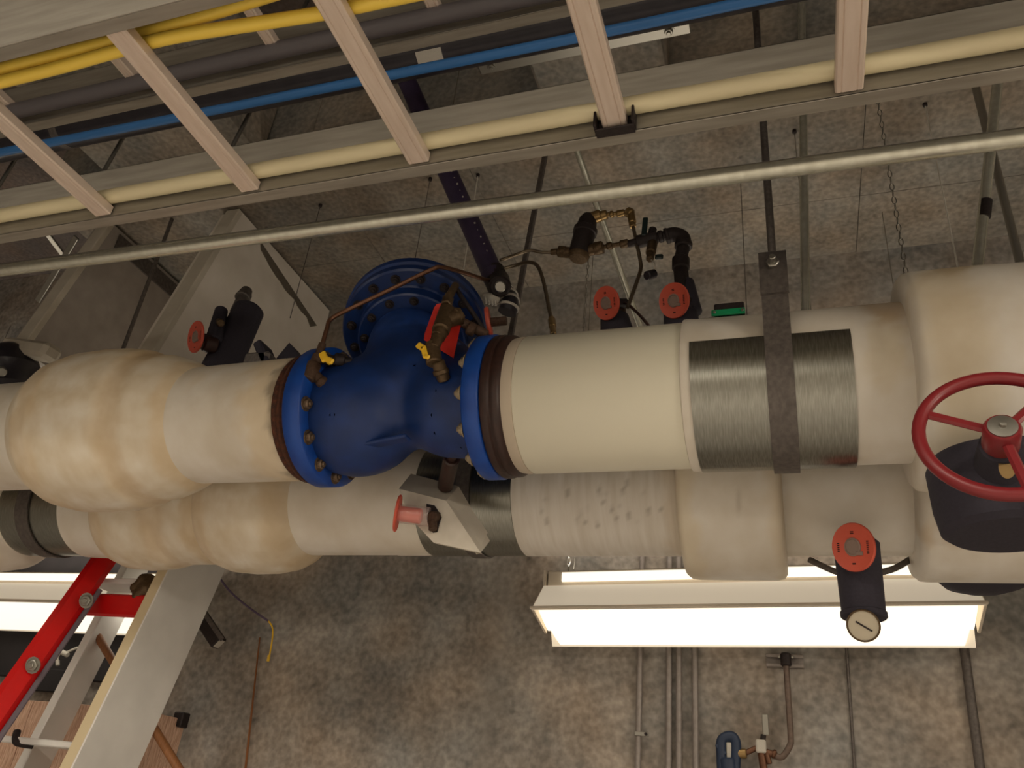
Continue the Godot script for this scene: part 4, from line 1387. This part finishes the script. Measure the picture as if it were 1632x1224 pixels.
# ---------------------------------------------------------------- fittings on the right and below
func make_right_fittings() -> void:
	# handwheel valve
	var wc := at_z(1597, 688, -1.40)
	var bc := at_z(1597, 793, -1.62)
	var root := thing("gate_valve", "black insulated gate valve with a round red handwheel at the right edge", "valve", Vector3(bc.x, bc.y - .1, bc.z))
	var ax := Vector3(-.06, .24, .97).normalized()
	var f := frame(wc, wc + ax)
	var R := .124
	var st := begin()
	var ring := []
	for k in 49:
		var a := TAU * k / 48
		ring.append(f * Vector3(cos(a) * R, -.004, sin(a) * R))
	add_tube(st, ring, .0115, 14)
	var wheel := part(root, "handwheel", done(st), M.red_wheel, Transform3D.IDENTITY, "round red handwheel rim")
	for k in 3:
		# spokes found at 170, 40 and 290 degrees of the picture
		var want: Array = [[1500, 664], [1665, 628], [1628, 752]][k]
		var d := ray(want[0], want[1])
		var t: float = (wc - EYE).dot(ax) / d.dot(ax)
		var e: Vector3 = (EYE + d * t - wc).normalized()
		part(wheel, "spoke", bar(wc + e * .018 - ax * .004, wc + e * (R - .002) - ax * .004, .017, .010, ax.cross(e), .004), M.red_wheel)
	part(wheel, "hub", lathe([Vector2(0, -.040), Vector2(.026, -.040), Vector2(.029, -.034), Vector2(.029, .008), Vector2(.026, .013), Vector2(.0, .013)], f, 28), M.red_wheel)
	st = begin()
	add_lathe(st, [Vector2(.0, .013), Vector2(.0225, .013), Vector2(.0225, .0155), Vector2(.012, .017), Vector2(0, .017)], f, 24)
	add_lathe(st, [Vector2(0, .017), Vector2(.006, .017), Vector2(.005, .023), Vector2(0, .024)], f, 12)
	part(wheel, "nut", done(st), M.zinc, Transform3D.IDENTITY, "steel washer and stem end")
	var neck := bc + Vector3(0, .02, .03)
	part(root, "bonnet", rod(neck, wc - ax * .03, .055, 28, .033), M.black_foam)
	var by := .074
	part(root, "insulation", lathe([Vector2(0, -by), Vector2(.098, -by), Vector2(.111, -by + .010), Vector2(.118, -by + .05), Vector2(.121, by - .02), Vector2(.112, by), Vector2(0, by + .006)], move(bc), 44), M.black_foam, Transform3D.IDENTITY, "black foam insulation drum")
	part(root, "connection", rod(bc + Vector3(.03, .0, -.02), Vector3(bc.x + .03, LOW.y - .06, LOW.z + .22), .06, 28), M.black_foam)
	var tg := at_z(1606, 742, -1.44)
	single("tag", lathe([Vector2(0, 0), Vector2(.0175, 0), Vector2(.0175, .0012), Vector2(0, .0012)], Transform3D(Basis(Vector3(.75, -.2, 0), Vector3(0, 0, 1), Vector3(.35, 1.35, 0)), tg), 24), M.brass, "round brass tag hanging behind the red handwheel", "tag")
	# bowl below the lower cover
	var kb := at_z(1568, 925, -2.50)
	root = thing("insulated_bonnet", "black foam bowl bulging below the lower pipe's cover at the right edge", "fitting", kb)
	part(root, "insulation", lathe([Vector2(0, -.075), Vector2(.06, -.072), Vector2(.10, -.058), Vector2(.125, -.03), Vector2(.13, .0), Vector2(.13, .10), Vector2(0, .10)], move(kb + Vector3(0, .045, 0)), 40), M.black_foam)
	# gauge stub hanging off the lower pipe
	var g0 := at_z(1366, 880, -2.13)
	var g1 := Vector3(g0.x, at_z(1376, 982, -2.13).y, -2.13)
	root = thing("gauge_stub", "black foamed stub with red disc and round dial gauge, in front of the strip light", "gauge", g0)
	part(root, "foam", rod(g0 + Vector3(0, .03, 0), g1, .0545, 28, .050), M.black_foam)
	part(root, "foam_end", rod(g1 + Vector3(0, .012, 0), g1 + Vector3(0, -.006, 0), .053, 28), M.black_foam)
	part(root, "nipple", rod(g0 + Vector3(0, .02, -.01), Vector3(g0.x, 2.366, -2.268), .02, 16), M.black_foam)
	add_handle(root, at_z(1361, 872, -2.03), Vector3(-.62, -.22, .76), .0575, .05)
	var gc := at_z(1376, 997, -2.08)
	var gn := Vector3(-.05, -.30, .95).normalized()
	var gf := frame(gc, gc + gn)
	var dial := part(root, "gauge_case", lathe([Vector2(0, -.030), Vector2(.030, -.030), Vector2(.0365, -.022), Vector2(.0375, .0), Vector2(.036, .004), Vector2(.033, .004), Vector2(.033, .001)], gf, 32), M.bronze)
	part(dial, "dial", lathe([Vector2(0, .0015), Vector2(.0335, .0015), Vector2(.0335, .0), Vector2(0, .0)], gf, 32), M.dial, Transform3D.IDENTITY, "pale dial face")
	part(dial, "needle", bar(gf * Vector3(-.016, .0028, -.009), gf * Vector3(.018, .0028, .012), .004, .0012, gf.basis.z, .0003), M.black_iron)
	part(root, "gauge_nipple", rod(gc - gn * .028, g1 + Vector3(0, .01, 0), .014, 12), M.brass)
	var wires := begin()
	add_tube(wires, smooth_path([at_z(1290, 892, -2.45), at_z(1335, 912, -2.42), at_z(1375, 916, -2.40), at_z(1420, 908, -2.42), at_z(1450, 892, -2.45)], 6), .009, 10)
	single("flex_conduit", done(wires), M.strap, "grey flexible conduit looping behind the gauge stub", "conduit")
	# white box round the drain fitting
	root = thing("foam_box", "small white board box with a red capped fitting under the blue valve", "box", at_z(710, 820, -2.05))
	var F := [at_z(640, 783, -2.02), at_z(711, 798, -2.0), at_z(766, 881, -2.0), at_z(690, 864, -2.0), at_z(655, 826, -2.01)]
	# front board: outline in the XY plane
	var poly := PackedVector2Array()
	for q: Vector3 in F:
		poly.append(Vector2(q.x, q.y))
	var zf := -2.0
	var th := .075
	# shell of boards: front, top, right side
	var mid := Vector2.ZERO
	for q in poly:
		mid += q / poly.size()
	var inner := PackedVector2Array()
	for q in poly:
		inner.append(mid + (q - mid) * .95)
	var shear := (at_z(655, 755, zf - th) - Vector3(F[0].x, F[0].y, zf)) / th
	part(root, "core", prism(inner, th - .014, Transform3D(Basis(Vector3.RIGHT, Vector3.UP, shear), Vector3(0, 0, zf) + shear * .0125)), M.white_board)
	part(root, "front_board", prism(poly, .012, move(Vector3(0, 0, zf - .012))), M.white_board)
	var A: Vector3 = F[0]
	var B: Vector3 = F[1]
	var C: Vector3 = F[2]
	st = begin()
	var a2 := at_z(655, 755, zf - th)
	var b2 := at_z(731, 775, zf - th)
	var c2 := at_z(781, 862, zf - th)
	A.z = zf; B.z = zf; C.z = zf
	quad(st, A, B, b2, a2, Vector3(0, 1, .5))
	var dn := Vector3(0, -.012, -.006)
	quad(st, A + dn, B + dn, b2 + dn, a2 + dn, Vector3(0, -1, -.5))
	quad(st, A, a2, a2 + dn, A + dn, Vector3(-1, 0, 0))
	quad(st, A, B, B + dn, A + dn, Vector3(0, 0, 1))
	quad(st, a2, b2, b2 + dn, a2 + dn, Vector3(0, 0, -1))
	part(root, "top_board", done(st), M.white_board)
	st = begin()
	var dl := Vector3(-.012, -.004, -.003)
	quad(st, B, C, c2, b2, Vector3(1, .3, .3))
	quad(st, B + dl, C + dl, c2 + dl, b2 + dl, Vector3(-1, -.3, -.3))
	quad(st, C, c2, c2 + dl, C + dl, Vector3(0, -1, 0))
	quad(st, b2, c2, c2 + dl, b2 + dl, Vector3(0, 0, -1))
	part(root, "side_board", done(st), M.white_board)
	st = begin()
	var hole := PackedVector2Array()
	for q in [[680, 803], [693, 806], [697, 812], [704, 824], [700, 836], [697, 848], [690, 849], [684, 843], [683, 838], [680, 826]]:
		var w := at_z(q[0], q[1], zf + .001)
		hole.append(Vector2(w.x, w.y))
	part(root, "torn_hole", prism(hole, .004, move(Vector3(0, 0, zf - .001))), M.black_iron, Transform3D.IDENTITY, "dark hole with the fitting inside")
	var fitting := begin()
	add_rod(fitting, at_z(700, 824, zf - .02), at_z(688, 824, zf + .022), .017, 8)
	add_rod(fitting, at_z(690, 830, zf + .01), at_z(690, 845, zf + .012), .013, 6)
	part(root, "fitting", done(fitting), M.rust_pipe)
	var r0 := at_z(684, 824, zf + .03)
	var r1 := at_z(634, 818, zf + .055)
	var ra := (r1 - r0).normalized()
	part(root, "red_sleeve", rod(at_z(672, 823, zf + .036), r1, .0215, 22), M.red_plastic)
	part(root, "clear_sleeve", lathe([Vector2(.0245, 0), Vector2(.0265, 0), Vector2(.0265, .085), Vector2(.0245, .085)], frame(r0, r1), 24), M.clear)
	part(root, "red_disc", lathe([Vector2(0, -.003), Vector2(.050, -.003), Vector2(.0525, 0), Vector2(.050, .004), Vector2(0, .004)], frame(r1, r1 + (ra + Vector3(0, 0, .10)).normalized()), 36), M.red_plastic)

# ---------------------------------------------------------------- white ducts at the left
func make_ducts() -> void:
	# a duct is an upright casing in a plane of constant X from the wall forward; its near end leans
	for e in [[0, -2.34, "white cased duct with torn tape along its top, above the left end of the pipe"], [1, -3.05, "grey duct side framed by white edges, at far left above the pipes"]]:
		var X: float = e[1]
		var left := int(e[0]) == 1
		var lo := at_x(255, 552, X) if not left else at_x(38, 560, X)
		var hi := at_x(352, 392, X) if not left else at_x(172, 370, X)
		var d := (hi - lo).normalized()
		hi = lo + d * ((CEIL_Y - .012 - lo.y) / d.y)
		var base := lo - d * ((lo.y - 2.86) / d.y) if not left else lo
		var back := WALL_Z + .003
		var root := thing("duct", e[2], "duct", Vector3(X, base.y, -2.6))
		# side panel: outline in (z, y)
		var poly := PackedVector2Array([Vector2(base.z, base.y), Vector2(hi.z, hi.y), Vector2(back, hi.y), Vector2(back, base.y)])
		var th := .11
		var xf := Transform3D(Basis(Vector3(0, 0, 1), Vector3(0, 1, 0), Vector3(-1, 0, 0)), Vector3(X, 0, 0))
		part(root, "casing", prism(poly, th, xf), M.duct_white if not left else M.duct_grey)
		var w := .075
		part(root, "edge_trim", bar(base + Vector3(-w * .45, 0, .006), hi + Vector3(-w * .45, 0, .006), w, .03, Vector3.RIGHT, .004), M.white_paint, Transform3D.IDENTITY, "white edge trim")
		if not left:
			# tape along the top edge, torn at its lower side
			var t0 := at_x(418, 388, X + .002)
			var tp := PackedVector2Array()
			var upper := [[415, 384], [505, 519]]
			var low := [[495, 521], [489, 505], [481, 497], [474, 487], [470, 478], [462, 470], [455, 462], [447, 449], [440, 440], [430, 424], [424, 412], [416, 398]]
			for q in upper + low:
				var p := at_x(q[0], q[1], X + .003)
				tp.append(Vector2(p.z, minf(p.y, hi.y - .012)))
			part(root, "tape", prism(tp, .005, Transform3D(Basis(Vector3(0, 0, 1), Vector3(0, 1, 0), Vector3(-1, 0, 0)), Vector3(X + .004, 0, 0))), M.tape, Transform3D.IDENTITY, "torn grey tape strip")
		else:
			var s0 := Vector3(X + .004, CEIL_Y - .075, -2.36)
			var s1 := Vector3(X + .004, CEIL_Y - .075, -3.0)
			part(root, "seam_strip", bar(Vector3(X + .004, s0.y, s0.z), Vector3(X + .004, s1.y, s1.z), .008, .085, Vector3.RIGHT, .002), M.strap, Transform3D.IDENTITY, "dark seam strip")
			var l0 := at_z(20, 552, lo.z + .02)
			var l1 := at_z(84, 563, lo.z + .06)
			part(root, "bottom_rail", bar(l0 + Vector3(-.02, .0, 0), l1, .085, .07, Vector3(0, 0, 1), .018), M.white_paint, Transform3D.IDENTITY, "padded white bottom rail")
	# ceiling-side braces of the left duct
	var b0 := at_z(84, 385, -2.45)
	var b1 := at_z(112, 402, -2.5)
	single("brace_bar", bar(at_y(75, 372, CEIL_Y), b1 + Vector3(0, -.08, -.1), .03, .012, Vector3.RIGHT, .002), M.zinc, "short grey brace bar beside the far left duct, under the conduit", "bar", "short duct braces")
	single("brace_bar", bar(at_y(122, 378, CEIL_Y), at_z(60, 480, -2.6), .03, .012, Vector3.RIGHT, .002), M.zinc, "dark slanting brace bar along the far left duct's edge", "bar", "short duct braces")
	# insulated branch with red disc in front of the white duct
	var root := thing("insulated_branch", "black foamed branch with a tilted red handle disc in front of the white duct", "fitting", at_z(370, 570, -2.1))
	part(root, "foam", rod(at_z(346, 600, -2.08), at_z(398, 492, -2.14), .068, 26, .058), M.black_foam)
	part(root, "riser", rod(at_z(350, 592, -2.08), Vector3(at_z(350, 592, -2.08).x, LOW.y + .15, LOW.z + .08), .045, 20), M.black_foam)
	part(root, "foam", rod(at_z(340, 545, -2.02), at_z(353, 494, -2.06), .030, 20, .024), M.black_foam)
	part(root, "branch_pipe", rod(at_z(376, 500, -2.16), at_z(392, 468, -2.18), .026, 18), M.strap)
	part(root, "pipe_end", rod(at_z(386, 476, -2.17), at_z(394, 462, -2.19), .031, 18, .022), M.strap)
	part(root, "brass_plug", rod(at_z(349, 513, -2.03), at_z(352, 515, -1.99), .014, 8), M.bronze)
	part(root, "collar", rod(at_z(345, 553, -2.03), at_z(324, 546, -1.99), .030, 16), M.primer)
	add_handle(root, at_z(313, 537, -1.96), Vector3(-.42, -.30, .86), .058, .07)
	root = thing("actuator_box", "grey ribbed actuator box sitting behind the upper pipe left of the blue valve", "box", at_z(405, 575, -1.98))
	var q0 := at_z(388, 572, -1.93)
	var q1 := at_z(424, 565, -1.93)
	part(root, "housing", box(Vector3(q1.x - q0.x + .015, .075, .09), .012), M.strap, move((q0 + q1) * .5 + Vector3(0, -.012, -.045)))
	part(root, "side_cover", bar(at_z(418, 552, -1.97), at_z(434, 592, -1.97), .03, .08, Vector3(1, 0, 0), .006), M.black_foam)
	var tp := PackedVector2Array()
	for q in [[432, 590], [441, 570], [461, 546], [477, 567], [485, 590]]:
		var p := at_z(q[0], q[1], -1.99)
		tp.append(Vector2(p.x, p.y))
	single("foam_wedge", prism(tp, .06, move(Vector3(0, 0, -2.05))), M.black_foam, "pointed black foam wedge behind the upper pipe just left of the blue flange", "insulation")
	# dark bundle at the far left edge
	var bp := at_z(14, 592, -2.12)
	root = thing("wrapped_fitting", "dark plastic wrapped fitting at the left edge above the pipe", "fitting", bp)
	var st := begin()
	add_lathe(st, [Vector2(0, -.16), Vector2(.08, -.15), Vector2(.115, -.10), Vector2(.105, -.04), Vector2(.12, 0), Vector2(.105, .05), Vector2(.095, .08), Vector2(.06, .11), Vector2(0, .12)], frame(bp, bp + Vector3(-.3, 1, .1)), 22)
	part(root, "wrap", done(st), M.black_pipe)
	part(root, "knob", rod(at_z(2, 590, -2.03), at_z(3, 593, -1.98), .018, 12), M.zinc)

# ---------------------------------------------------------------- ladder and things at lower left
func make_ladder() -> void:
	var root := thing("step_ladder", "tall white step ladder with red rear rails standing at lower left", "ladder", Vector3(-2.5, 0, -2.3))
	# right rail: a channel in the plane X = XR
	var XR := -2.36
	var nT := at_x(262, 925, XR)
	var nB := at_x(116, 1224, XR)
	var dn := (nB - nT).normalized()
	var fT := at_x(348, 919, XR)
	var wide := absf(fT.z - nT.z) * .985
	var run := func(p: Vector3, d: Vector3, y: float) -> Vector3: return p + d * ((y - p.y) / d.y)
	var top := 2.50
	var a: Vector3 = run.call(nT, dn, top)
	var b: Vector3 = run.call(nT, dn, .01)
	var off := Vector3(0, 0, -wide * .5)
	part(root, "side_rail", bar(a + off + Vector3(-.004, 0, 0), b + off + Vector3(-.004, 0, 0), .008, wide, Vector3.RIGHT, .002), M.rail_white)
	part(root, "rail_edge", bar(a + Vector3(-.03, 0, -.004), b + Vector3(-.03, 0, -.004), .056, .012, Vector3.RIGHT, .004), M.rail_edge, Transform3D.IDENTITY, "pale yellow rail edge")
	part(root, "rail_edge", bar(a + Vector3(-.03, 0, -wide + .006), b + Vector3(-.03, 0, -wide + .006), .056, .010, Vector3.RIGHT, .003), M.rail_white)
	# left rail
	var XL := -2.80
	var lT := at_x(166, 985, XL)
	var lB := at_x(42, 1224, XL)
	var dl := (lB - lT).normalized()
	var la: Vector3 = run.call(lT, dl, top)
	var lb: Vector3 = run.call(lT, dl, .01)
	var lw := .13
	part(root, "side_rail", bar(la + Vector3(.004, 0, -lw * .25), lb + Vector3(.004, 0, -lw * .25), .008, lw, Vector3.RIGHT, .002), M.rail_white)
	part(root, "rail_edge", bar(la + Vector3(.0, 0, lw * .25), lb + Vector3(.0, 0, lw * .25), .04, .010, Vector3.RIGHT, .003), M.rail_white)
	# treads
	for e in [at_z(90, 1193, -2.58).y, at_z(235, 930, -2.62).y, .9, 1.3, .5]:
		var z0: float = run.call(nT, dn, e).z - .03
		part(root, "step", box(Vector3(XR - XL - .02, .022, .15), .004), M.rail_white, move(Vector3((XL + XR) * .5, e + .012, z0 - .08)))
	# red rear rails: one is seen
	var r0 := at_z(165, 893, -2.58)
	var r1 := at_z(-28, 1170, -2.30)
	var rd := (r1 - r0).normalized()
	r0 -= rd * .04
	r1 = r0 + rd * ((.02 - r0.y) / rd.y)
	var sx := rd.cross((r0 - EYE).normalized()).normalized()
	if sx.x < 0:
		sx = -sx
	part(root, "rear_rail", bar(r0, r1, .092, .055, sx, .020), M.red_rail, Transform3D.IDENTITY, "bright red rear rail")
	part(root, "rail_back", bar(r0 + rd * .16 + sx * .054, r1 + sx * .054, .020, .04, sx, .004), M.red_grey, Transform3D.IDENTITY, "grey inner edge of the red rail")
	var c0 := at_z(140, 963, -2.60)
	var c1 := at_z(262, 968, -2.60)
	part(root, "cross_brace", bar(c0, Vector3(minf(c1.x, XR - .012), c1.y, c1.z), .088, .022, Vector3(0, 1, 0), .008), M.red_rail, Transform3D.IDENTITY, "red horizontal brace")
	for q in [[138, 957], [53, 1060]]:
		var t := clampf((q[1] - 893.0) / (1170.0 - 893.0), 0, 1)
		var z := lerpf(-2.53, -2.25, t)
		part(root, "rivet", bolt_mesh(at_z(q[0], q[1], z), Vector3(.2, -.3, .93), .022, .016), M.zinc)
	# rag on the upper step
	var st := begin()
	var rg := at_z(238, 941, -2.64)
	single("rag", sdf_mesh(func(p: Vector3) -> float:
		var q := p - rg
		return q.length() - .055 - .010 * sin(q.x * 90.0) * cos(q.y * 70.0) - .012 * sin(q.z * 60.0 + q.x * 40.0), rg - Vector3(.09, .09, .09), rg + Vector3(.09, .09, .09), .009), M.bronze, "crumpled dark rag on the top step between the white rails", "rag")
	# crate of vertical boards beyond the ladder
	var top_y := at_x(308, 1150, -2.56).y
	var zb := WALL_Z + .02
	var zfr := -2.84
	root = thing("crate", "pinkish plywood crate of upright boards behind the ladder", "crate", Vector3(-3.0, 0, (zb + zfr) * .5))
	for k in 6:
		var z0 := lerpf(zb, zfr, k / 6.0)
		var z1 := lerpf(zb, zfr, (k + 1) / 6.0)
		part(root, "board", box(Vector3(.018, top_y, z1 - z0 - .003), .002), M.wood, move(Vector3(-2.56, top_y * .5, (z0 + z1) * .5)))
	for k in 9:
		var x0 := -2.56 - k * .1
		part(root, "board", box(Vector3(.097, top_y - .002, .018), .002), M.wood, move(Vector3(x0 - .05, top_y * .5, zfr)))
	var ck := at_x(312, 1142, -2.555)
	part(root, "corner_bracket", box(Vector3(.05, .06, .05), .004), M.black_iron, move(Vector3(-2.555, top_y - .005, zb + .03)), "black corner bracket")
	var s0 := at_z(158, 1018, -2.80)
	var s1 := at_z(284, 1224, -2.80)
	var sd := (s1 - s0).normalized()
	single("broom_handle", rod(s0 - sd * .05, s0 + sd * ((.01 - s0.y) / sd.y), .0165, 14), M.stick, "round wooden pole leaning behind the ladder", "pole")
	var m0 := at_z(300, 952, -3.05)
	var m1 := at_z(349, 1026, -3.05)
	root = thing("strut_offcut", "dark steel channel end sticking out behind the white ladder rail", "channel", m1)
	part(root, "channel", bar(m0 + (m0 - m1) * .5, m1, .055, .05, Vector3(1, .5, 0), .004), M.black_iron)
	part(root, "lip", bar(m0 + Vector3(.028, .014, .028), m1 + Vector3(.034, .012, .028), .02, .006, Vector3(1, .5, 0), .001), M.strap)
	part(root, "end_face", bar(m1 - (m1 - m0).normalized() * .008, m1 + (m1 - m0).normalized() * .003, .04, .034, Vector3(1, .5, 0), .001), M.label_white, Transform3D.IDENTITY, "pale cut end")
	root = thing("dangling_wire", "violet wire with a yellow tail hanging loose right of the ladder", "wire", at_z(348, 918, -2.95))
	part(root, "wire", tube([at_z(340, 908, -2.90), at_z(352, 924, -2.93), at_z(368, 944, -2.96), at_z(395, 967, -3.0), at_z(428, 990, -3.03)], .0045, 8, 6), M.wire_violet)
	part(root, "tail", tube([at_z(428, 990, -3.03), at_z(434, 1000, -3.03), at_z(434, 1018, -3.03), at_z(429, 1048, -3.03)], .0035, 8, 6), M.yellow)
	part(root, "tip", rod(at_z(429, 1044, -3.03), at_z(427, 1054, -3.03), .006, 8), M.yellow)
	var w0 := at_z(414, 1016, -3.185)
	var w1 := at_z(390, 1236, -3.17)
	single("cane", rod(w0, w1 + (w1 - w0) * 3.2, .0032, 8, .012), M.rope, "thin brown cane leaning against the concrete wall", "cane")
	# dark board on the wall
	var d0 := at_z(0, 880, -3.17)
	var d1 := at_z(226, 1000, -3.17)
	var d2 := at_z(150, 1086, -3.17)
	root = thing("dark_board", "dark board on the wall behind the left strip light", "board", Vector3((d1.x - 5.7) * .5, d2.y, -3.18))
	part(root, "panel", box(Vector3(d1.x + 5.7, d0.y + .12 - d2.y, .03), .004), M.dark_board, move(Vector3((d1.x - 5.7) * .5, (d0.y + .12 + d2.y) * .5, -3.184)))
	part(root, "flap", box(Vector3(.30, .10, .025), .004), M.dark_board, move(at_z(85, 1085, -3.165)))
	root = thing("cord_end", "white cord with two pale plugs hanging before the dark board", "cord", at_z(110, 1045, -3.1))
	part(root, "cord", tube([at_z(136, 1030, -3.13), at_z(122, 1033, -3.12), at_z(104, 1041, -3.11)], .006, 8, 5), M.label_white)
	part(root, "plug", rod(at_z(108, 1044, -3.11), at_z(96, 1038, -3.11), .012, 10), M.label_white)
	part(root, "plug", rod(at_z(92, 1052, -3.11), at_z(92, 1061, -3.11), .009, 10), M.label_white)
	part(root, "cord", tube([at_z(98, 1040, -3.11), at_z(93, 1047, -3.11), at_z(92, 1054, -3.11)], .004, 8, 5), M.label_white)
	var hk := at_z(36, 1176, -2.50)
	single("hook", tube([hk + Vector3(-.035, .02, 0), hk + Vector3(-.02, -.005, .01), hk + Vector3(.0, -.018, .01), hk + Vector3(.03, -.02, -.03)], .013, 10, 4), M.black_iron, "short black hook on the left white ladder rail", "hook")

# ---------------------------------------------------------------- lower wall
func make_wall_things() -> void:
	var zc := WALL_Z + .018
	var k := 0
	for e in [[1020, 1016, "first wall conduit from the left, with a one hole strap, under the strip light"], [1067, 1064.5, "second wall conduit from the left under the strip light"], [1083, 1081, "third wall conduit from the left, close beside the second"], [1109, 1107.5, "fourth wall conduit from the left under the strip light"]]:
		var p0 := at_z(e[0], 1070, zc)
		var p1 := at_z(e[1], 1224, zc)
		var x := (p0.x + p1.x) * .5
		var root := conduit(e[2], Vector3(x, .02, zc), Vector3(x, 3.1, zc), .0115, M.wall_tube)
		if k == 0:
			var sy := at_z(1018, 1170, zc).y
			part(root, "strap", box(Vector3(.05, .014, .006), .001), M.zinc, move(Vector3(x + .014, sy, WALL_Z + .03)))
			part(root, "screw", rod(Vector3(x + .03, sy, WALL_Z + .028), Vector3(x + .03, sy, WALL_Z + .04), .006, 6), M.black_iron)
		k += 1
	var q0 := at_z(1537, 1035, zc)
	var q1 := at_z(1562, 1224, zc)
	var qd := (q1 - q0).normalized()
	conduit("grey wall conduit under the right end of the strip light", q0 + qd * ((.03 - q0.y) / qd.y), q0 - qd * .9, .015, M.strap)
	q0 = at_z(1350, 1045, WALL_Z + .006)
	q1 = at_z(1362, 1224, WALL_Z + .006)
	qd = (q1 - q0).normalized()
	single("wall_wire", rod(q0 + qd * ((.03 - q0.y) / qd.y), q0 - qd * .8, .005, 8), M.strap, "thin grey wire run down the wall under the gauge", "wire")
	# strut with clamped copper pipe
	var s0 := at_z(1221, 1054, WALL_Z + .02)
	var s1 := at_z(1281, 1054, WALL_Z + .02)
	var sy := (s0.y + s1.y) * .5
	var root := thing("wall_strut", "short strut channel on the wall clamping a copper pipe", "channel", Vector3((s0.x + s1.x) * .5, sy, WALL_Z))
	var st := begin()
	var xm := (s0.x + s1.x) * .5
	var L := s1.x - s0.x
	add_box(st, move(Vector3(xm, sy, WALL_Z + .003)), Vector3(L, .042, .006), .001)
	add_box(st, move(Vector3(xm, sy + .020, WALL_Z + .017)), Vector3(L, .004, .034), .001)
	add_box(st, move(Vector3(xm, sy - .020, WALL_Z + .017)), Vector3(L, .004, .034), .001)
	add_box(st, move(Vector3(xm, sy + .016, WALL_Z + .033)), Vector3(L, .010, .003), .001)
	add_box(st, move(Vector3(xm, sy - .016, WALL_Z + .033)), Vector3(L, .010, .003), .001)
	part(root, "channel", done(st), M.wall_tube)
	var cx := at_z(1253, 1060, WALL_Z + .05).x
	part(root, "clamp", rod(Vector3(cx, sy - .022, WALL_Z + .05), Vector3(cx, sy + .022, WALL_Z + .05), .0185, 18), M.black_iron)
	st = begin()
	for dx in [-.022, -.012, .012, .022]:
		add_rod(st, Vector3(cx + dx, sy + .008, WALL_Z + .045), Vector3(cx + dx, sy + .008, WALL_Z + .056), .0045, 6)
	part(root, "screw", done(st), M.zinc)
	var zp := WALL_Z + .05
	var c0 := Vector3(cx, sy + .02, zp)
	var c2 := at_z(1261, 1188, zp)
	var c3 := at_z(1236, 1205, zp)
	single("copper_pipe", tube([c0, c0.lerp(Vector3(c2.x, c2.y, zp), .5), Vector3(c2.x, c2.y + .03, zp), Vector3(c2.x - .004, c2.y, zp), Vector3(c2.x - .03, c3.y, zp), c3], .0105, 14, 6), M.copper_dull, "dull copper pipe dropping from the wall strut and bending left", "pipe")
	root = thing("wall_valve", "small white bodied valve with an upright grey lever, low on the wall", "valve", at_z(1214, 1190, zp))
	part(root, "body", box(Vector3(.034, .042, .036), .004), M.label_white, move(at_z(1213, 1190, zp)))
	part(root, "stem", rod(at_z(1215, 1182, zp), at_z(1217, 1171, zp), .009, 10), M.black_iron)
	part(root, "lever", bar(at_z(1221, 1172, zp + .012), at_z(1219, 1138, zp + .012), .021, .006, Vector3.RIGHT, .002), M.zinc)
	st = begin()
	add_rod(st, at_z(1220, 1198, zp), at_z(1238, 1204, zp), .011, 12)
	add_rod(st, at_z(1231, 1201, zp), at_z(1237, 1203, zp), .015, 6)
	add_rod(st, at_z(1222, 1200, zp), at_z(1226, 1218, zp), .010, 12)
	add_rod(st, at_z(1213, 1196, zp), at_z(1218, 1230, zp), .013, 12)
	part(root, "fitting", done(st), M.copper)
	root = thing("blue_filter", "dull blue loop handled fitting with a brass nipple at the bottom edge", "fitting", at_z(1163, 1210, zp))
	st = begin()
	add_tube(st, smooth_path([at_z(1152, 1240, zp), at_z(1150, 1205, zp), at_z(1150, 1182, zp), at_z(1160, 1174, zp), at_z(1170, 1177, zp), at_z(1173, 1195, zp), at_z(1170, 1240, zp)], 6), .018, 14)
	part(root, "loop", done(st), M.blue_dull)
	part(root, "body", rod(at_z(1160, 1208, zp), at_z(1163, 1245, zp), .030, 18), M.blue_dull)
	part(root, "window", box(Vector3(.022, .052, .006), .002), M.label_white, move(at_z(1163, 1196, zp + .006)))
	part(root, "nipple", rod(at_z(1175, 1201, zp), at_z(1190, 1201, zp), .016, 16), M.brass)
	part(root, "nipple", rod(at_z(1188, 1200, zp), at_z(1206, 1192, zp), .009, 12), M.copper)
	part(root, "side_lever", bar(at_z(1142, 1186, zp + .01), at_z(1156, 1203, zp + .01), .016, .008, Vector3(1, 1, 0), .002), M.blue_dull)
